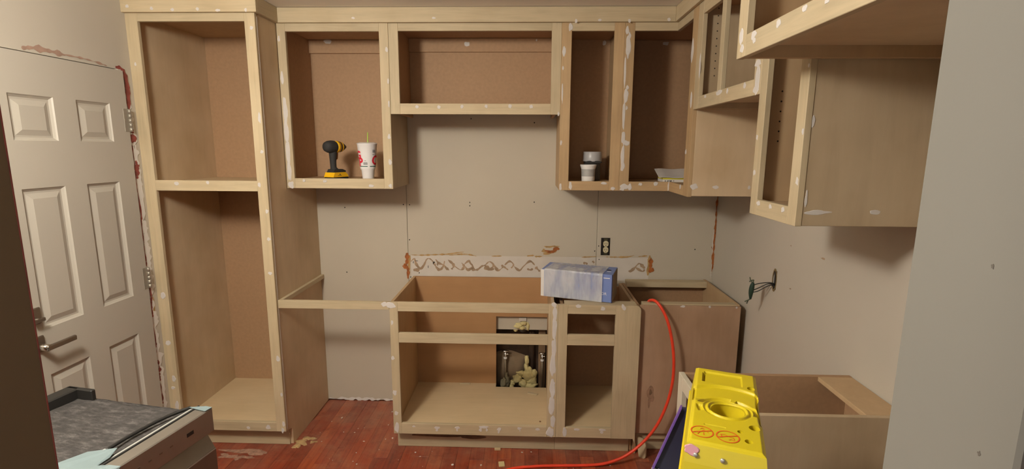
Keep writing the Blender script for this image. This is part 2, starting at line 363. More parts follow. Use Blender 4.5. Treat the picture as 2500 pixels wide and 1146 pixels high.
BLOBS = {'tall':[(-1.358,2.264,0.008,0.0083),(-1.353,1.835,0.0082,0.0246),(-1.353,1.667,0.0083,0.009),(-1.815,1.503,0.0132,0.0082),(-1.65,1.51,0.0084,0.0092),(-1.38,1.5,0.0075,0.0129),(-1.958,2.093,0.0055,0.0085),(-1.346,1.362,0.0085,0.0108),(-1.353,1.217,0.0098,0.0098),(-1.359,1.033,0.0111,0.0088),(-1.351,0.553,0.009,0.0186),(-1.347,0.344,0.0065,0.0123),(-1.357,0.13,0.0079,0.0169),(-1.954,0.902,0.014,0.018),(-1.956,0.634,0.0155,0.0133),(-1.947,0.426,0.0105,0.0191),(-1.956,0.372,0.0118,0.0083),(-1.947,0.268,0.0106,0.025),(-1.437,0.147,0.0125,0.0125),(-1.35,0.168,0.008,0.0191),(-1.551,0.142,0.0089,0.0096),(-1.344,0.347,0.0062,0.0103)],'crown_tall':[(-1.951,2.36,0.008,0.0081),(-1.83,2.349,0.0079,0.0082),(-1.728,2.343,0.0097,0.0073),(-1.604,2.346,0.0079,0.0081),(-1.504,2.34,0.0122,0.0065),(-1.368,2.341,0.0079,0.0081)],'crown_back':[(0.235,2.336,0.0082,0.0095),(0.357,2.341,0.0091,0.0069),(0.505,2.337,0.0072,0.0103),(0.705,2.343,0.0081,0.0086),(-0.919,2.354,0.0094,0.0052),(-0.5,2.353,0.0093,0.0061)],'u1':[(-1.328,2.255,0.0067,0.0144),(-1.331,2.053,0.0088,0.0314),(-1.339,1.885,0.0117,0.0708),(-1.342,1.772,0.0109,0.067),(-1.341,1.657,0.0119,0.068),(-1.337,1.56,0.012,0.0589),(-1.333,1.486,0.016,0.0218),(-0.746,2.201,0.0066,0.0144),(-0.747,2.04,0.0048,0.0147),(-0.745,1.924,0.0048,0.0186),(-0.751,1.749,0.0078,0.0133),(-0.753,1.612,0.0089,0.0193),(-0.757,1.483,0.0099,0.0098),(-1.126,1.506,0.012,0.0078),(-0.868,1.483,0.0139,0.0079),(-1.241,1.509,0.0101,0.0079)],'u1_back':[(-1.202,2.313,0.0216,0.0132)],'u2':[(-0.603,1.909,0.0087,0.0094),(-0.485,1.907,0.0087,0.0093),(-0.361,1.909,0.0087,0.0093),(-0.23,1.912,0.0086,0.0093),(-0.104,1.913,0.0095,0.0102),(0.009,1.911,0.0095,0.0101),(0.159,1.874,0.0057,0.0111)],'u2_back':[(-0.367,2.289,0.0168,0.014),(0.037,2.31,0.0041,0.0059)],'u3':[(0.172,2.193,0.0092,0.0267),(0.174,2.108,0.0046,0.0108),(0.172,1.722,0.0048,0.0133),(0.169,1.487,0.0068,0.0213),(0.209,2.312,0.0101,0.0193),(0.228,1.491,0.0087,0.0214),(0.408,1.507,0.0144,0.0077),(0.457,1.477,0.0115,0.0097),(0.173,1.982,0.0038,0.0549)],'corner':[(0.485,2.294,0.0082,0.0219),(0.484,2.215,0.0129,0.0575),(0.485,2.09,0.0055,0.0811),(0.48,1.964,0.0121,0.0366),(0.486,1.872,0.0075,0.0741),(0.485,1.751,0.0095,0.0375),(0.495,1.723,0.0209,0.0132),(0.489,1.648,0.0105,0.0523),(0.496,1.6,0.0115,0.0286),(0.514,2.268,0.0073,0.0176),(0.508,2.181,0.0083,0.0088),(0.513,2.009,0.0074,0.0127),(0.514,1.905,0.0056,0.011),(0.519,1.49,0.0212,0.0155),(0.548,1.486,0.0115,0.0175),(0.605,1.503,0.0115,0.0077),(0.687,1.506,0.0124,0.0115),(0.759,1.492,0.0086,0.025),(0.477,1.475,0.0135,0.0077)],'corner_back':[(0.436,2.305,0.0105,0.014),(0.796,2.303,0.0187,0.01)],'corner_r':[(-0.678,1.92,0.0135,0.0416),(-0.653,2.141,0.0189,0.0497),(-0.648,1.679,0.0112,0.0136),(-0.593,1.507,0.0119,0.0123)],'corner_side':[(0.787,1.517,0.0185,0.0136),(0.888,1.515,0.0134,0.0084),(1.045,1.514,0.0075,0.0085)],'hood':[(-0.874,1.917,0.0114,0.0068),(-1.031,1.917,0.0351,0.0092),(-1.121,1.913,0.009,0.0095),(-1.279,1.915,0.0122,0.01),(-1.413,1.927,0.017,0.049),(-1.393,1.975,0.0212,0.0116),(-1.392,1.889,0.0214,0.0118),(-0.776,2.058,0.0098,0.0474)],'r3':[(-1.41,1.732,0.0067,0.0082),(-1.412,1.617,0.0082,0.0095),(-1.55,1.516,0.0093,0.0069),(-1.628,1.516,0.0095,0.0083),(-1.466,1.517,0.0116,0.008),(-1.697,1.743,0.0053,0.009),(-1.693,1.605,0.0075,0.0113),(-1.695,1.919,0.0042,0.0055)],'r3_side':[(0.819,1.517,0.0327,0.0069),(0.979,1.52,0.0146,0.0069),(0.781,1.768,0.0044,0.0165),(0.784,1.554,0.0034,0.0231)],'fridge':[(-2.04,1.977,0.0097,0.0066),(-1.93,1.973,0.0098,0.0091),(-1.804,1.974,0.0144,0.0091),(-1.81,1.96,0.0072,0.007),(-2.12,1.969,0.0083,0.0045),(-1.737,1.954,0.0107,0.0117),(-1.728,1.986,0.0108,0.0213)],'sink':[(-0.723,0.767,0.0075,0.0129),(-0.725,0.567,0.0088,0.0119),(-0.722,0.365,0.0115,0.0163),(-0.717,0.242,0.0103,0.0125),(-0.716,0.159,0.0129,0.0307),(0.146,0.88,0.0145,0.0126),(-0.622,0.166,0.0082,0.0058),(-0.493,0.162,0.0162,0.0073),(-0.494,0.149,0.0081,0.0102),(-0.379,0.165,0.0134,0.0073),(-0.382,0.152,0.0054,0.0102),(-0.237,0.171,0.0255,0.0087),(-0.251,0.154,0.0081,0.0102),(-0.217,0.155,0.0054,0.0102),(-0.147,0.161,0.0121,0.0088),(-0.15,0.146,0.0054,0.0102),(-0.037,0.168,0.012,0.0073),(-0.033,0.157,0.0041,0.0073),(0.064,0.165,0.012,0.0072)],'sink_seam':[(0.162,0.836,0.0109,0.0381),(0.167,0.747,0.0122,0.0645),(0.161,0.643,0.0135,0.0522),(0.159,0.538,0.0149,0.0595),(0.149,0.405,0.015,0.0538),(0.143,0.432,0.0112,0.0214),(0.16,0.311,0.0176,0.0544),(0.153,0.215,0.0126,0.0412),(0.154,0.153,0.0203,0.0305),(0.211,0.155,0.0101,0.0249),(0.169,0.849,0.0121,0.0177)],'drawer':[(0.27,0.875,0.0133,0.0101),(0.501,0.877,0.0072,0.0113),(0.214,0.151,0.0127,0.0249),(0.279,0.169,0.0151,0.0068),(0.415,0.17,0.0177,0.0082),(0.416,0.156,0.0088,0.0083)],'blind':[(0.398,0.862,0.013,0.0114),(0.508,0.866,0.0087,0.0113),(0.706,0.871,0.0086,0.0063),(0.824,0.871,0.0129,0.0054),(0.963,0.871,0.0068,0.0063),(1.104,0.869,0.0051,0.0063)],'left_rail':[(-0.726,0.863,0.0247,0.0179),(-1.354,0.865,0.01,0.0207),(-0.761,0.869,0.0173,0.0128)]}
SWIRL = [[(-0.752,0.969),(-0.729,0.988),(-0.718,0.954),(-0.692,0.923),(-0.668,0.947),(-0.648,0.986),(-0.626,0.988),(-0.603,0.963),(-0.589,0.936),(-0.566,0.917),(-0.543,0.94),(-0.534,0.975)],[(-0.591,0.986),(-0.573,0.963),(-0.539,0.948),(-0.524,0.929),(-0.505,0.915)],[(-0.511,0.983),(-0.485,0.962),(-0.467,0.941),(-0.429,0.918),(-0.409,0.942),(-0.424,0.965)],[(-0.49,0.921),(-0.474,0.941)],[(-0.405,0.958),(-0.379,0.977),(-0.367,0.962),(-0.356,0.939),(-0.383,0.919),(-0.402,0.942)],[(-0.367,0.966),(-0.352,0.943),(-0.356,0.927),(-0.326,0.92),(-0.295,0.944),(-0.273,0.952),(-0.246,0.975),(-0.22,0.956),(-0.231,0.929),(-0.254,0.921),(-0.276,0.944)],[(-0.216,0.952),(-0.189,0.918),(-0.159,0.942),(-0.17,0.953)],[(-0.148,0.953),(-0.117,0.979),(-0.091,0.958),(-0.106,0.934)],[(-0.155,0.945),(-0.125,0.922)],[(-0.087,0.946),(-0.053,0.92),(-0.027,0.947),(0.014,0.981),(0.045,0.956)],[(0.049,0.944),(0.079,0.914)],[(-0.004,0.932),(0.015,0.924),(0.034,0.932)],[(0.64,0.925),(0.656,0.926),(0.68,0.948),(0.705,0.975),(0.727,0.959),(0.743,0.943)],[(0.686,0.948),(0.728,0.924),(0.743,0.938)],[(0.353,0.97),(0.369,0.975),(0.379,0.965)],[(0.41,0.987),(0.423,0.976)]]
CAULK = [[(-0.747,1.013),(-0.678,1.012),(-0.602,1.016),(-0.518,1.021),(-0.458,1.03),(-0.408,1.037)],[(-0.503,1.014),(-0.439,1.021),(-0.39,1.022),(-0.329,1.01)],[(-0.231,1.011),(-0.167,1.013)],[(-0.005,1.015),(0.04,1.02)],[(0.044,1.012),(0.093,1.013)],[(0.342,1.012),(0.435,1.016)],[(0.497,1.015),(0.559,1.015),(0.631,1.017),(0.672,1.028)],[(0.698,1.02),(0.754,1.026)]]
RUST = [[(-0.774,1.027),(-0.776,0.98),(-0.779,0.953)],[(-0.787,0.957),(-0.789,0.937),(-0.788,0.921)],[(-0.773,0.937),(-0.772,0.906),(-0.774,0.855)],[(-0.765,0.906),(-0.766,0.883)],[(0.778,1.013),(0.778,0.965),(0.776,0.917)],[(0.793,0.949),(0.785,0.922)]]
TAN = [[(-0.76,1.011),(-0.764,0.961),(-0.767,0.906)],[(0.77,1.028),(0.768,0.965),(0.763,0.898)]]

# ------------------------------------------------------------------ setting
XL, XR, ZC = -1.985, 1.172, 2.409
fl = struct('floor', B(-3.2, 3.2, -5.6, 0.14, -0.06, -0.006), FLOORM)
pm = {}
random.seed(11)
x = -1.98; i = 0
while x < 1.17:                                     # individual boards where the photograph shows the floor
    y = 0.0 - random.uniform(0.0, 0.5)
    edges = [0.0]
    while y > -1.75: edges.append(y); y -= random.choice((0.42, 0.55, 0.7))
    edges.append(-1.9)
    for a, b in zip(edges, edges[1:]):
        if -1.34 < x < 1.15 or b < -0.5:
            L = round(a - b, 3)
            if L < 0.04: continue
            bm = B(0.0003, 0.0757, -L + .0004, -.0004, -0.006, random.choice((0, 0, -0.0004)), c=0.0005)
            o = link('floor_plank', bm, FLOORM, fl); o.location = (x, a, 0)
    x += 0.076; i += 1
struct('ceiling', B(-3.2, 3.2, -5.6, 0.14, ZC, ZC + .05), CEILM)
# back wall: sheathing behind, sheets of drywall in front, an opening behind the sink base
wb = struct('wall_back', B(XL - .1, XR + .1, 0.10, 0.14, 0, ZC), DARKWOOD)
def sheet(bm, *a): box(bm, *a, c=1e-5)
for a, b in ((XL, -0.7695), (0.4345, XR)): struct('drywall_sheet', B(a, b, 0, 0.0127, 0.006, ZC, c=.0008), DRYWALL, wb)
bm = bmesh.new()
sheet(bm, -0.7670, -0.203, 0, .0127, .006, ZC); sheet(bm, 0.150, 0.4325, 0, .0127, .006, ZC)
sheet(bm, -0.203, 0.150, 0, .0127, 0.522, ZC); sheet(bm, -0.203, 0.150, 0, .0127, .006, 0.09)
struct('drywall_sheet', bm, DRYWALL, wb)
for a, b, y in ((-1.2, -1.16, .0135), (-.79, -.75, .0135), (.078, .125, .055), (.42, .46, .0135), (.9, .94, .0135)): struct('wall_stud', B(a, b, y, 0.10, 0, ZC), STUDW, wb)
bm = bmesh.new()                                    # old backsplash scar: torn paper, adhesive swirls, rusty residue
box(bm, -0.752, 0.432, -0.0005, 0.0001, 0.862, 1.012, c=.0002); box(bm, 0.436, 0.768, -0.0005, 0.0001, 0.862, 1.012, c=.0002)
struct('torn_paper_band', bm, PAPER, wb)
bm = bmesh.new()
for s in SWIRL: ribbon(bm, s, lambda t: 0.0125 + 0.006 * math.sin(t * 9), 'y', -0.0006, -1, .0005, 5, .5)
blots('y', -0.0006, -1, [(-.262, .935, .02, .016), (-.242, .925, .03, .009), (-.716, .915, .02, .012), (-.58, .958, .006, .015)], .0005, bm=bm)
o = struct('adhesive_swirls', bm, SWIRLM, wb); o['kind'] = 'stuff'
bm = bmesh.new(); blots('y', -0.0012, -1, [(-.607, .962, .003, .010), (-.600, .966, .005, .004), (-.64, .937, .0018, .009), (-.715, .974, .012, .0018), (-.736, .965, .002, .008)], .0004, bm=bm)
struct('gouge_mark', bm, DARKHOLE, wb)
bm = bmesh.new()
for s in CAULK: ribbon(bm, s, 0.0075, 'y', -0.0003, -1, .0012, 8, .8)
for s in TAN: ribbon(bm, s, 0.020, 'y', -0.0003, -1, .0010, 6, .3)
struct('caulk_residue', bm, TANM, wb)
bm = bmesh.new()
for s, w in zip(RUST, (.018, .022, .011, .008, .017, .018)): ribbon(bm, s, w * 1.25, 'y', -0.0006, -1, .0018, 6, .5)
blots('y', -0.0004, -1, [(.150, 1.047, .036, .009), (.178, 1.060, .018, .012), (.145, 1.040, .02, .007)], .0018, .45, bm)
struct('rust_residue', bm, RUSTM, wb)
bm = bmesh.new(); blots('y', -0.0003, -1, [(.128, 1.076, .024, .006), (.166, 1.079, .022, .005), (.1, 1.052, .01, .012), (.13, 1.038, .04, .012)], .0008, .45, bm)
struct('glue_smear', bm, TANM, wb)
bm = bmesh.new()
for u, v in ((-1.164, 1.315), (-1.172, .893), (-.368, 1.354), (-.368, 1.333), (.036, 1.36), (-.356, 1.869), (.032, 1.846), (-.789, 1.337), (-.75, 1.337), (-.757, 1.112), (.447, 1.085), (.423, 1.052), (.452, .998), (-.70, .895), (-.755, .866), (1.05, 1.07)):
    blots('y', -0.0001, -1, [(u, v, .0036, .0042)], .0006, .3, bm)
o = struct('screw_dimples', bm, DARKHOLE, wb); o['kind'] = 'stuff'
bm = bmesh.new()                                    # ragged bottom edge of the drywall and torn corner on the right
ribbon(bm, [(-1.335 + .03 * k, .010 + .006 * (k % 3 == 0)) for k in range(21)], .016, 'y', -.0002, -1, .003, 3, .8)
struct('torn_bottom_edge', bm, WHITECARD, wb)
bm = bmesh.new()
ribbon(bm, [(1.168, 1.43), (1.164, 1.33), (1.167, 1.22), (1.163, 1.1), (1.166, 1.0), (1.163, .93)], .012, 'y', -.0003, -1, .002, 8, 1.0)
struct('torn_corner_edge', bm, RUSTM, wb)
bm = bmesh.new()
ribbon(bm, [(1.160, 1.2), (1.156, 1.12), (1.160, 1.05)], .007, 'y', -.0003, -1, .0024, 8, 1.0); ribbon(bm, [(1.161, .98), (1.158, .92), (1.162, .88)], .006, 'y', -.0003, -1, .0024, 8, 1.0)
struct('torn_corner_paper', bm, PAPER, wb)
# right wall with an opening cut for the wiring box
bm = bmesh.new()
jy0, jy1, jz0, jz1 = -.802, -.768, 1.035, 1.128
box(bm, XR, XR + .05, jy1, 0.1, 0, ZC, c=1e-5); box(bm, XR, XR + .05, -2.8, jy0, 0, ZC, c=1e-5)
box(bm, XR, XR + .05, jy0, jy1, 0, jz0, c=1e-5); box(bm, XR, XR + .05, jy0, jy1, jz1, ZC, c=1e-5)
wr = struct('wall_right', bm, PAINTW)
struct('wall_scuff', blots('x', XR, -1, [(-1.152, 1.266, .012, .004), (-.9, 1.27, .006, .003), (-.93, 1.08, .006, .004)], .0004, .5), SWIRLM, wr)
# left wall with door opening (door leaf y -1.36..-.675)
bm = bmesh.new(); DY0, DY1, DZ = -1.358, -.672, 2.052
box(bm, XL - .12, XL, DY1 + .006, 0.1, 0, ZC, c=1e-5); box(bm, XL - .12, XL, -2.8, DY0 - .006, 0, ZC, c=1e-5); box(bm, XL - .12, XL, DY0 - .006, DY1 + .006, DZ + .006, ZC, c=1e-5)
wl = struct('wall_left', bm, PAINTW)
random.seed(3)
bm = bmesh.new()                                    # torn plaster and old red paint around the door
ribbon(bm, [(-.648, 1.99), (-.644, 1.8), (-.650, 1.5), (-.646, 1.2), (-.651, .9), (-.648, .6), (-.651, .25), (-.649, .02)], .042, 'x', XL, 1, .0030, 26, .9)
ribbon(bm, [(-.632, 1.7), (-.628, 1.4), (-.633, 1.1), (-.629, .98)], .018, 'x', XL, 1, .0025, 24, 1.0)
struct('torn_plaster_edge', bm, WHITECARD, wl)
bm = bmesh.new()
ribbon(bm, [(-.70, 2.066), (-.665, 2.058), (-.645, 2.02), (-.643, 1.95), (-.648, 1.86)], .026, 'x', XL, 1, .0048, 8, .5)
for z0, z1, w, u in ((1.78, 1.71, .02, -.647), (1.70, 1.46, .007, -.657), (1.62, 1.53, .020, -.644), (1.46, 1.2, .008, -.655), (1.2, .98, .009, -.660), (1.0, .80, .013, -.654), (.80, .5, .008, -.661), (.56, .44, .014, -.655), (.44, .2, .009, -.660), (.25, .12, .016, -.655)):
    ribbon(bm, [(u, z0), (u + .005, (z0 + z1) / 2 + .01), (u - .003, (z0 + z1) / 2 - .03), (u, z1)], w, 'x', XL, 1, .0048, 8, 1.2)
struct('old_red_paint', bm, REDP, wl)
bm = bmesh.new()
ribbon(bm, [(-1.15, 2.068), (-1.10, 2.078), (-1.02, 2.078), (-.96, 2.074)], .018, 'x', XL, 1, .001, 6, .7)
ribbon(bm, [(-.97, 2.076), (-.90, 2.076), (-.84, 2.074), (-.78, 2.068), (-.74, 2.062)], .007, 'x', XL, 1, .001, 6, .9)
struct('torn_plaster_above_door', bm, plain('torn_red_brown', (0.36, 0.235, 0.18), 0.8, vary=.2), wl)
struct('glue_drip', blots('x', XL, 1, [(-.636, .86, .010, .045), (-.638, .80, .008, .05)], .002, .3), TANM, wl)
# the door: leaf of stiles and rails, six raised panels, lever, deadbolt, hinges
dX = -1.970
d1 = bpy.data.objects.new('door_1', None); COL.objects.link(d1); d1.location = (dX - .02, -1.0, 0); d1['kind'] = 'structure'
doff = Vector(d1.location)
bm = bmesh.new()
pys = ((-1.250, -1.062), (-.955, -.775)); pzs = ((1.712, 1.890), (.953, 1.524), (.215, .757))
ye = (DY0, *pys[0], *pys[1], DY1)
for a, b in ((ye[0], ye[1]), (ye[2], ye[3]), (ye[4], ye[5])): box(bm, dX - .038, dX, a, b, .012, DZ, c=1e-5)
for a, b in pys:
    for z0, z1 in ((.012, pzs[2][0]), (pzs[2][1], pzs[1][0]), (pzs[1][1], pzs[0][0]), (pzs[0][1], DZ)): box(bm, dX - .038, dX, a, b, z0, z1, c=1e-5)
link('door_leaf', bm, DOORM, d1, doff)
for a, b in pys:
    for z0, z1 in pzs:
        bm = bmesh.new(); rings = []
        for ins, dep in ((0, 0), (.004, -.005), (.012, -.011), (.020, -.011), (.042, -.003), (.044, -.003)):
            rings.append([bm.verts.new((dX + dep, y, z)) for y, z in ((a + ins, z0 + ins), (b - ins, z0 + ins), (b - ins, z1 - ins), (a + ins, z1 - ins))])
        for r, q in zip(rings, rings[1:]):
            for k in range(4): bm.faces.new((r[k], r[(k + 1) % 4], q[(k + 1) % 4], q[k]))
        bm.faces.new(rings[-1])
        rb = [bm.verts.new((dX - .036, y, z)) for y, z in ((a, z0), (b, z0), (b, z1), (a, z1))]; bm.faces.new(rb[::-1])
        for k in range(4): bm.faces.new((rb[k], rb[(k + 1) % 4], rings[0][(k + 1) % 4], rings[0][k]))
        bmesh.ops.recalc_face_normals(bm, faces=bm.faces[:])
        link('door_panel', bm, DOORM, d1, doff)
ly = -1.292
hp = link('lever_plate', B(dX, dX + .010, ly - .031, ly + .031, .868, .934, c=.003), NICKEL, d1, doff, label='square satin metal plate of the door lever')
bm = bmesh.new(); tube(bm, [(dX + .008, ly, .896), (dX + .058, ly - .002, .893)], .0135, 14)
link('lever_stem', bm, CHROME, hp, doff)
bm = bmesh.new(); box(bm, dX + .050, dX + .064, ly - .014, ly + .118, .882, .903, c=.003); link('lever_handle', bm, NICKEL, hp, doff)
dp = link('deadbolt_plate', B(dX, dX + .010, ly - .033, ly + .033, .985, 1.052, c=.003), NICKEL, d1, doff, label='square satin metal plate of the deadbolt')
bm = bmesh.new(); tube(bm, [(dX + .008, ly, 1.005), (dX + .030, ly, 1.003)], .012, 12); box(bm, dX + .024, dX + .034, ly - .022, ly + .026, .998, 1.012, c=.002)
link('thumb_turn', bm, NICKEL, dp, doff)
for z0, z1 in ((1.762, 1.872), (.965, 1.075)):
    bm = bmesh.new()
    for k in range(5):
        a = z0 + (z1 - z0) * k / 5; tube(bm, [(dX + .006, -.667, a + .001), (dX + .006, -.667, a + (z1 - z0) / 5 - .0015)], .0065, 10)
    box(bm, dX - .002, dX + .002, -.700, -.667, z0, z1, c=.0005)
    link('hinge', bm, HINGEM, d1, doff)
bm = bmesh.new(); box(bm, XL - .1, XL - .055, DY0 - .006, DY1 + .006, 0.0, DZ + .006, c=.001)
struct('trim_6', bm, PAINTW)                         # door stop / blocking behind the leaf
bm = bmesh.new(); box(bm, XL - .055, dX - .004, DY1 + .0005, DY1 + .0055, 0, DZ, c=.0005); box(bm, XL - .055, dX - .006, DY1 - .02, DY1 - .003, DZ + .0008, DZ + .0055, c=.0005)
struct('trim_7', bm, PAINTW)
# doorway the photographer looks through: both reveals show; hall behind
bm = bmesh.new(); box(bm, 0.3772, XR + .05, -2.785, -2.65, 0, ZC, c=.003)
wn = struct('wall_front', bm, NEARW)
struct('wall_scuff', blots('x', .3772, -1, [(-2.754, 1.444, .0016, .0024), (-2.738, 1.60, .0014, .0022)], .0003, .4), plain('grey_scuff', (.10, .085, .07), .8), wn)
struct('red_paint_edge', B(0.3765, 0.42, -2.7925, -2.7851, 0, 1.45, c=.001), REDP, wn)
we = struct('wall_entry', B(-2.15, -0.5275, -2.785, -2.65, 0, ZC, c=.0004), SHADEDW)
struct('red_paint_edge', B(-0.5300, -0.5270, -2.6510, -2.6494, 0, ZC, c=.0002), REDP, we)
struct('wall_hall', B(-3.2, 3.2, -5.65, -5.6, 0, ZC), PAINTW)
struct('wall_hall_left', B(-2.65, -2.6, -5.6, -2.7, 0, ZC), PAINTW)
struct('wall_hall_right', B(1.9, 1.95, -5.6, -2.5, 0, ZC), PAINTW)

# ------------------------------------------------------------------ cabinets
PLYLT = wood('plywood_pale', (0.62, 0.49, 0.335), 'z', 0.07, 0.6, 7.0, 0.18)
SP = lambda key: [tuple(q) for q in BLOBS[key]]
def upto(lst, lim): return [(min(q[0], lim - q[2] * 1.45), *q[1:]) for q in lst]
def frm(lst, lim): return [(max(q[0], lim + q[2] * 1.45), *q[1:]) for q in lst]
class Cab(Thing):
    """dirn 'N': front faces -y at yf; 'E': front faces -x at xf (u = -y)."""
    def __init__(s, name, label, dirn, f, u0, u1, z0, depth, group=None):
        s.d, s.f, s.D = dirn, f, depth
        loc = ((u0 + u1) / 2, f + depth / 2, z0) if dirn == 'N' else (f + depth / 2, -(u0 + u1) / 2, z0)
        super().__init__(name, label, 'cabinet', loc, group=group)
    def bx(s, bm, u0, u1, d0, d1, z0, z1, c=.0012):
        if s.d == 'N': box(bm, u0, u1, s.f + d0, s.f + d1, z0, z1, c=c)
        else: box(bm, s.f + d0, s.f + d1, -u0, -u1, z0, z1, c=c)
    def p(s, name, mat, *a, **k):
        bm = bmesh.new(); s.bx(bm, *a); return s.add(name, bm, mat, **k)
    def stile(s, u0, u1, z0, z1, mat=None): return s.p('stile', mat or WZ, u0, u1, 0, .019, z0, z1)
    def rail(s, u0, u1, z0, z1, mat=None): return s.p('rail', mat or (WX if s.d == 'N' else WY), u0, u1, .0003, .019, z0, z1)
    def fill(s, lst, ax, val, sign=-1, name='filler_spots'):
        s.add(name, blots(ax, val, sign, lst), SPACKLE, kind='stuff')
UF = -.388; ZU = 1.467; ZT = 2.40; TR = 2.293

# tall cabinet
t = Cab('tall_pantry_cabinet', 'tall raw wood pantry cabinet with two open bays beside the white door', 'N', -.60, XL, -1.339, 0, .60)
t.stile(XL, -1.925, .105, ZT); t.stile(-1.3915, -1.339, .123, ZT)
t.rail(-1.925, -1.3915, 2.295, ZT); t.rail(-1.925, -1.3915, 1.466, 1.520); t.rail(-1.925, -1.3915, .123, .177)
t.add('side_panel', PR([(-.581, .105), (-.518, .105), (-.518, 0), (-.001, 0), (-.001, 2.40), (-.581, 2.40)], 'x', XL + .004, XL + .020), PLYLT)
t.add('side_panel', PR([(-.581, .118), (-.530, .105), (-.518, .090), (-.518, 0.001), (-.001, 0.001), (-.001, 2.40), (-.581, 2.40)], 'x', -1.358, -1.342), PLYLT)
t.p('back_panel', MDF, XL + .02, -1.358, .585, .598, .10, 2.36)
t.p('top_panel', MDFL, XL + .02, -1.358, .019, .585, 2.338, 2.352)
t.p('shelf', PLYFLOOR, XL + .02, -1.358, .019, .585, 1.487, 1.503)
t.p('bottom_panel', PLYFLOOR, XL + .02, -1.358, .019, .585, .136, .152)
t.p('toe_kick', WX, XL + .004, -1.358, .071, .082, .001, .100)
t.fill(upto(SP('tall'), -1.339), 'y', -.60)
bm = bmesh.new(); box(bm, -1.342, -1.3385, -.5815, -.577, .13, 2.32, c=.0003)
t.add('filler_bead', bm, SPACKLE)

# left wall cabinet with the drill and the cup
u = Cab('wall_cabinet', 'single-bay wall cabinet holding the drill and the foam cup', 'N', UF, -1.338, -.746, ZU, .386)
u.stile(-1.338, -1.293, ZU, ZT); u.stile(-.794, -.746, ZU, ZT); u.rail(-1.293, -.794, TR, ZT); u.rail(-1.293, -.794, ZU, 1.522)
u.p('side_panel', MDF, -1.336, -1.320, .019, .384, ZU, 2.38); u.p('side_panel', PLY, -.764, -.748, .019, .384, ZU, 2.38)
u.p('back_panel', MDF, -1.320, -.764, .370, .384, 1.485, 2.36); u.p('bottom_panel', MDFL, -1.320, -.764, .019, .370, 1.497, 1.513)
u.p('top_panel', MDFL, -1.320, -.764, .019, .370, 2.322, 2.338); u.p('hanging_rail', MDF, -1.320, -.764, .352, .3695, 2.245, 2.321)
u.fill(frm(upto(SP('u1'), -.746), -1.3375), 'y', UF); u.fill([(q[0], q[1] + .0, q[2], q[3]) for q in SP('u1_back')], 'y', UF + .352, name='filler_patch')
random.seed(5)

# short cabinet in the middle
m = Cab('short_wall_cabinet', 'short wide wall cabinet over the sink wall, empty', 'N', UF + .003, -.7455, .1635, 1.870, .382)
m.stile(-.7455, -.694, 1.870, ZT); m.stile(.1125, .1635, 1.870, ZT); m.rail(-.694, .1125, 2.295, ZT); m.rail(-.694, .1125, 1.870, 1.926)
m.p('side_panel', MDF, -.726, -.710, .019, .38, 1.872, 2.38); m.p('side_panel', MDF, .129, .145, .019, .38, 1.872, 2.38)
m.p('back_panel', MDF, -.710, .129, .325, .338, 1.90, 2.36); m.p('bottom_panel', MDFL, -.710, .129, .019, .325, 1.899, 1.914)
m.p('top_panel', MDF, -.710, .129, .019, .325, 2.322, 2.338); m.p('hanging_rail', MDF, -.710, .129, .309, .3245, 2.245, 2.321)
m.fill(upto(SP('u2'), .1632), 'y', UF + .003); m.fill(SP('u2_back'), 'y', UF + .003 + .309, name='filler_patch')

# narrow cabinet right of it
c3 = Cab('narrow_wall_cabinet', 'narrow wall cabinet holding the tub and the grey-lidded jar', 'N', UF, .1640, .4885, ZU, .386)
c3.stile(.1640, .216, ZU, ZT, WPZ); c3.stile(.4365, .4885, ZU, ZT, WPZ); c3.rail(.216, .4365, TR, ZT); c3.rail(.216, .4365, ZU, 1.517, WPX)
c3.p('side_panel', PLYW, .166, .182, .019, .384, ZU, 2.38); c3.p('side_panel', PLYW, .471, .487, .019, .384, ZU, 2.38)
c3.p('back_panel', MDF, .182, .471, .370, .384, 1.485, 2.36); c3.p('bottom_panel', MDFL, .182, .471, .019, .370, 1.497, 1.512); c3.p('top_panel', MDF, .182, .471, .019, .370, 2.322, 2.338)
c3.fill(frm(SP('u3'), .1642), 'y', UF); c3.fill(SP('corner_back')[:1], 'y', UF + .37, name='filler_patch')

# corner cabinet, L-shaped
XF = .758; YC = -.718
c4 = Thing('corner_wall_cabinet', 'L-shaped corner wall cabinet holding the white card and the yellow box', 'cabinet', (.85, -.36, ZU))
c4.add('stile', B(.489, .541, UF, UF + .019, ZU, ZT), WPZ); c4.add('stile', B(XF, XF + .019, YC, -.640, ZU, ZT), WPZ)
c4.add('rail', B(.541, XF + .019, UF + .0003, UF + .019, TR, ZT), WX); c4.add('rail', B(.541, XF + .019, UF + .0003, UF + .019, ZU, 1.517), WPX)
c4.add('rail', B(XF + .0003, XF + .019, -.640, UF + .0002, TR, ZT), WY); c4.add('rail', B(XF + .0003, XF + .019, -.640, UF + .0002, ZU, 1.517), WPY)
Lp = [(.507, -.002), (1.168, -.002), (1.168, -.700), (.779, -.700), (.779, -.367), (.507, -.367)]
c4.add('bottom_panel', PR(Lp, 'z', 1.497, 1.512), MDFL); c4.add('top_panel', PR(Lp, 'z', 2.322, 2.338), MDF)
c4.add('side_panel', B(.4895, .5065, UF + .019, -.004, ZU, 2.38), PLYW); c4.add('side_panel', B(.777, 1.171, YC, YC + .0165, ZU + .004, 2.38), PLYLT)
c4.add('back_panel', B(.507, 1.165, -.014, -.002, 1.513, 2.321), MDF); c4.add('back_panel', B(1.156, 1.168, -.700, -.0145, 1.513, 2.321), MDF)
c4.add('filler_spots', blots('y', UF, -1, frm(SP('corner'), .489)), SPACKLE, kind='stuff')
c4.add('filler_spots', blots('x', XF, -1, SP('corner_r')), SPACKLE, kind='stuff')
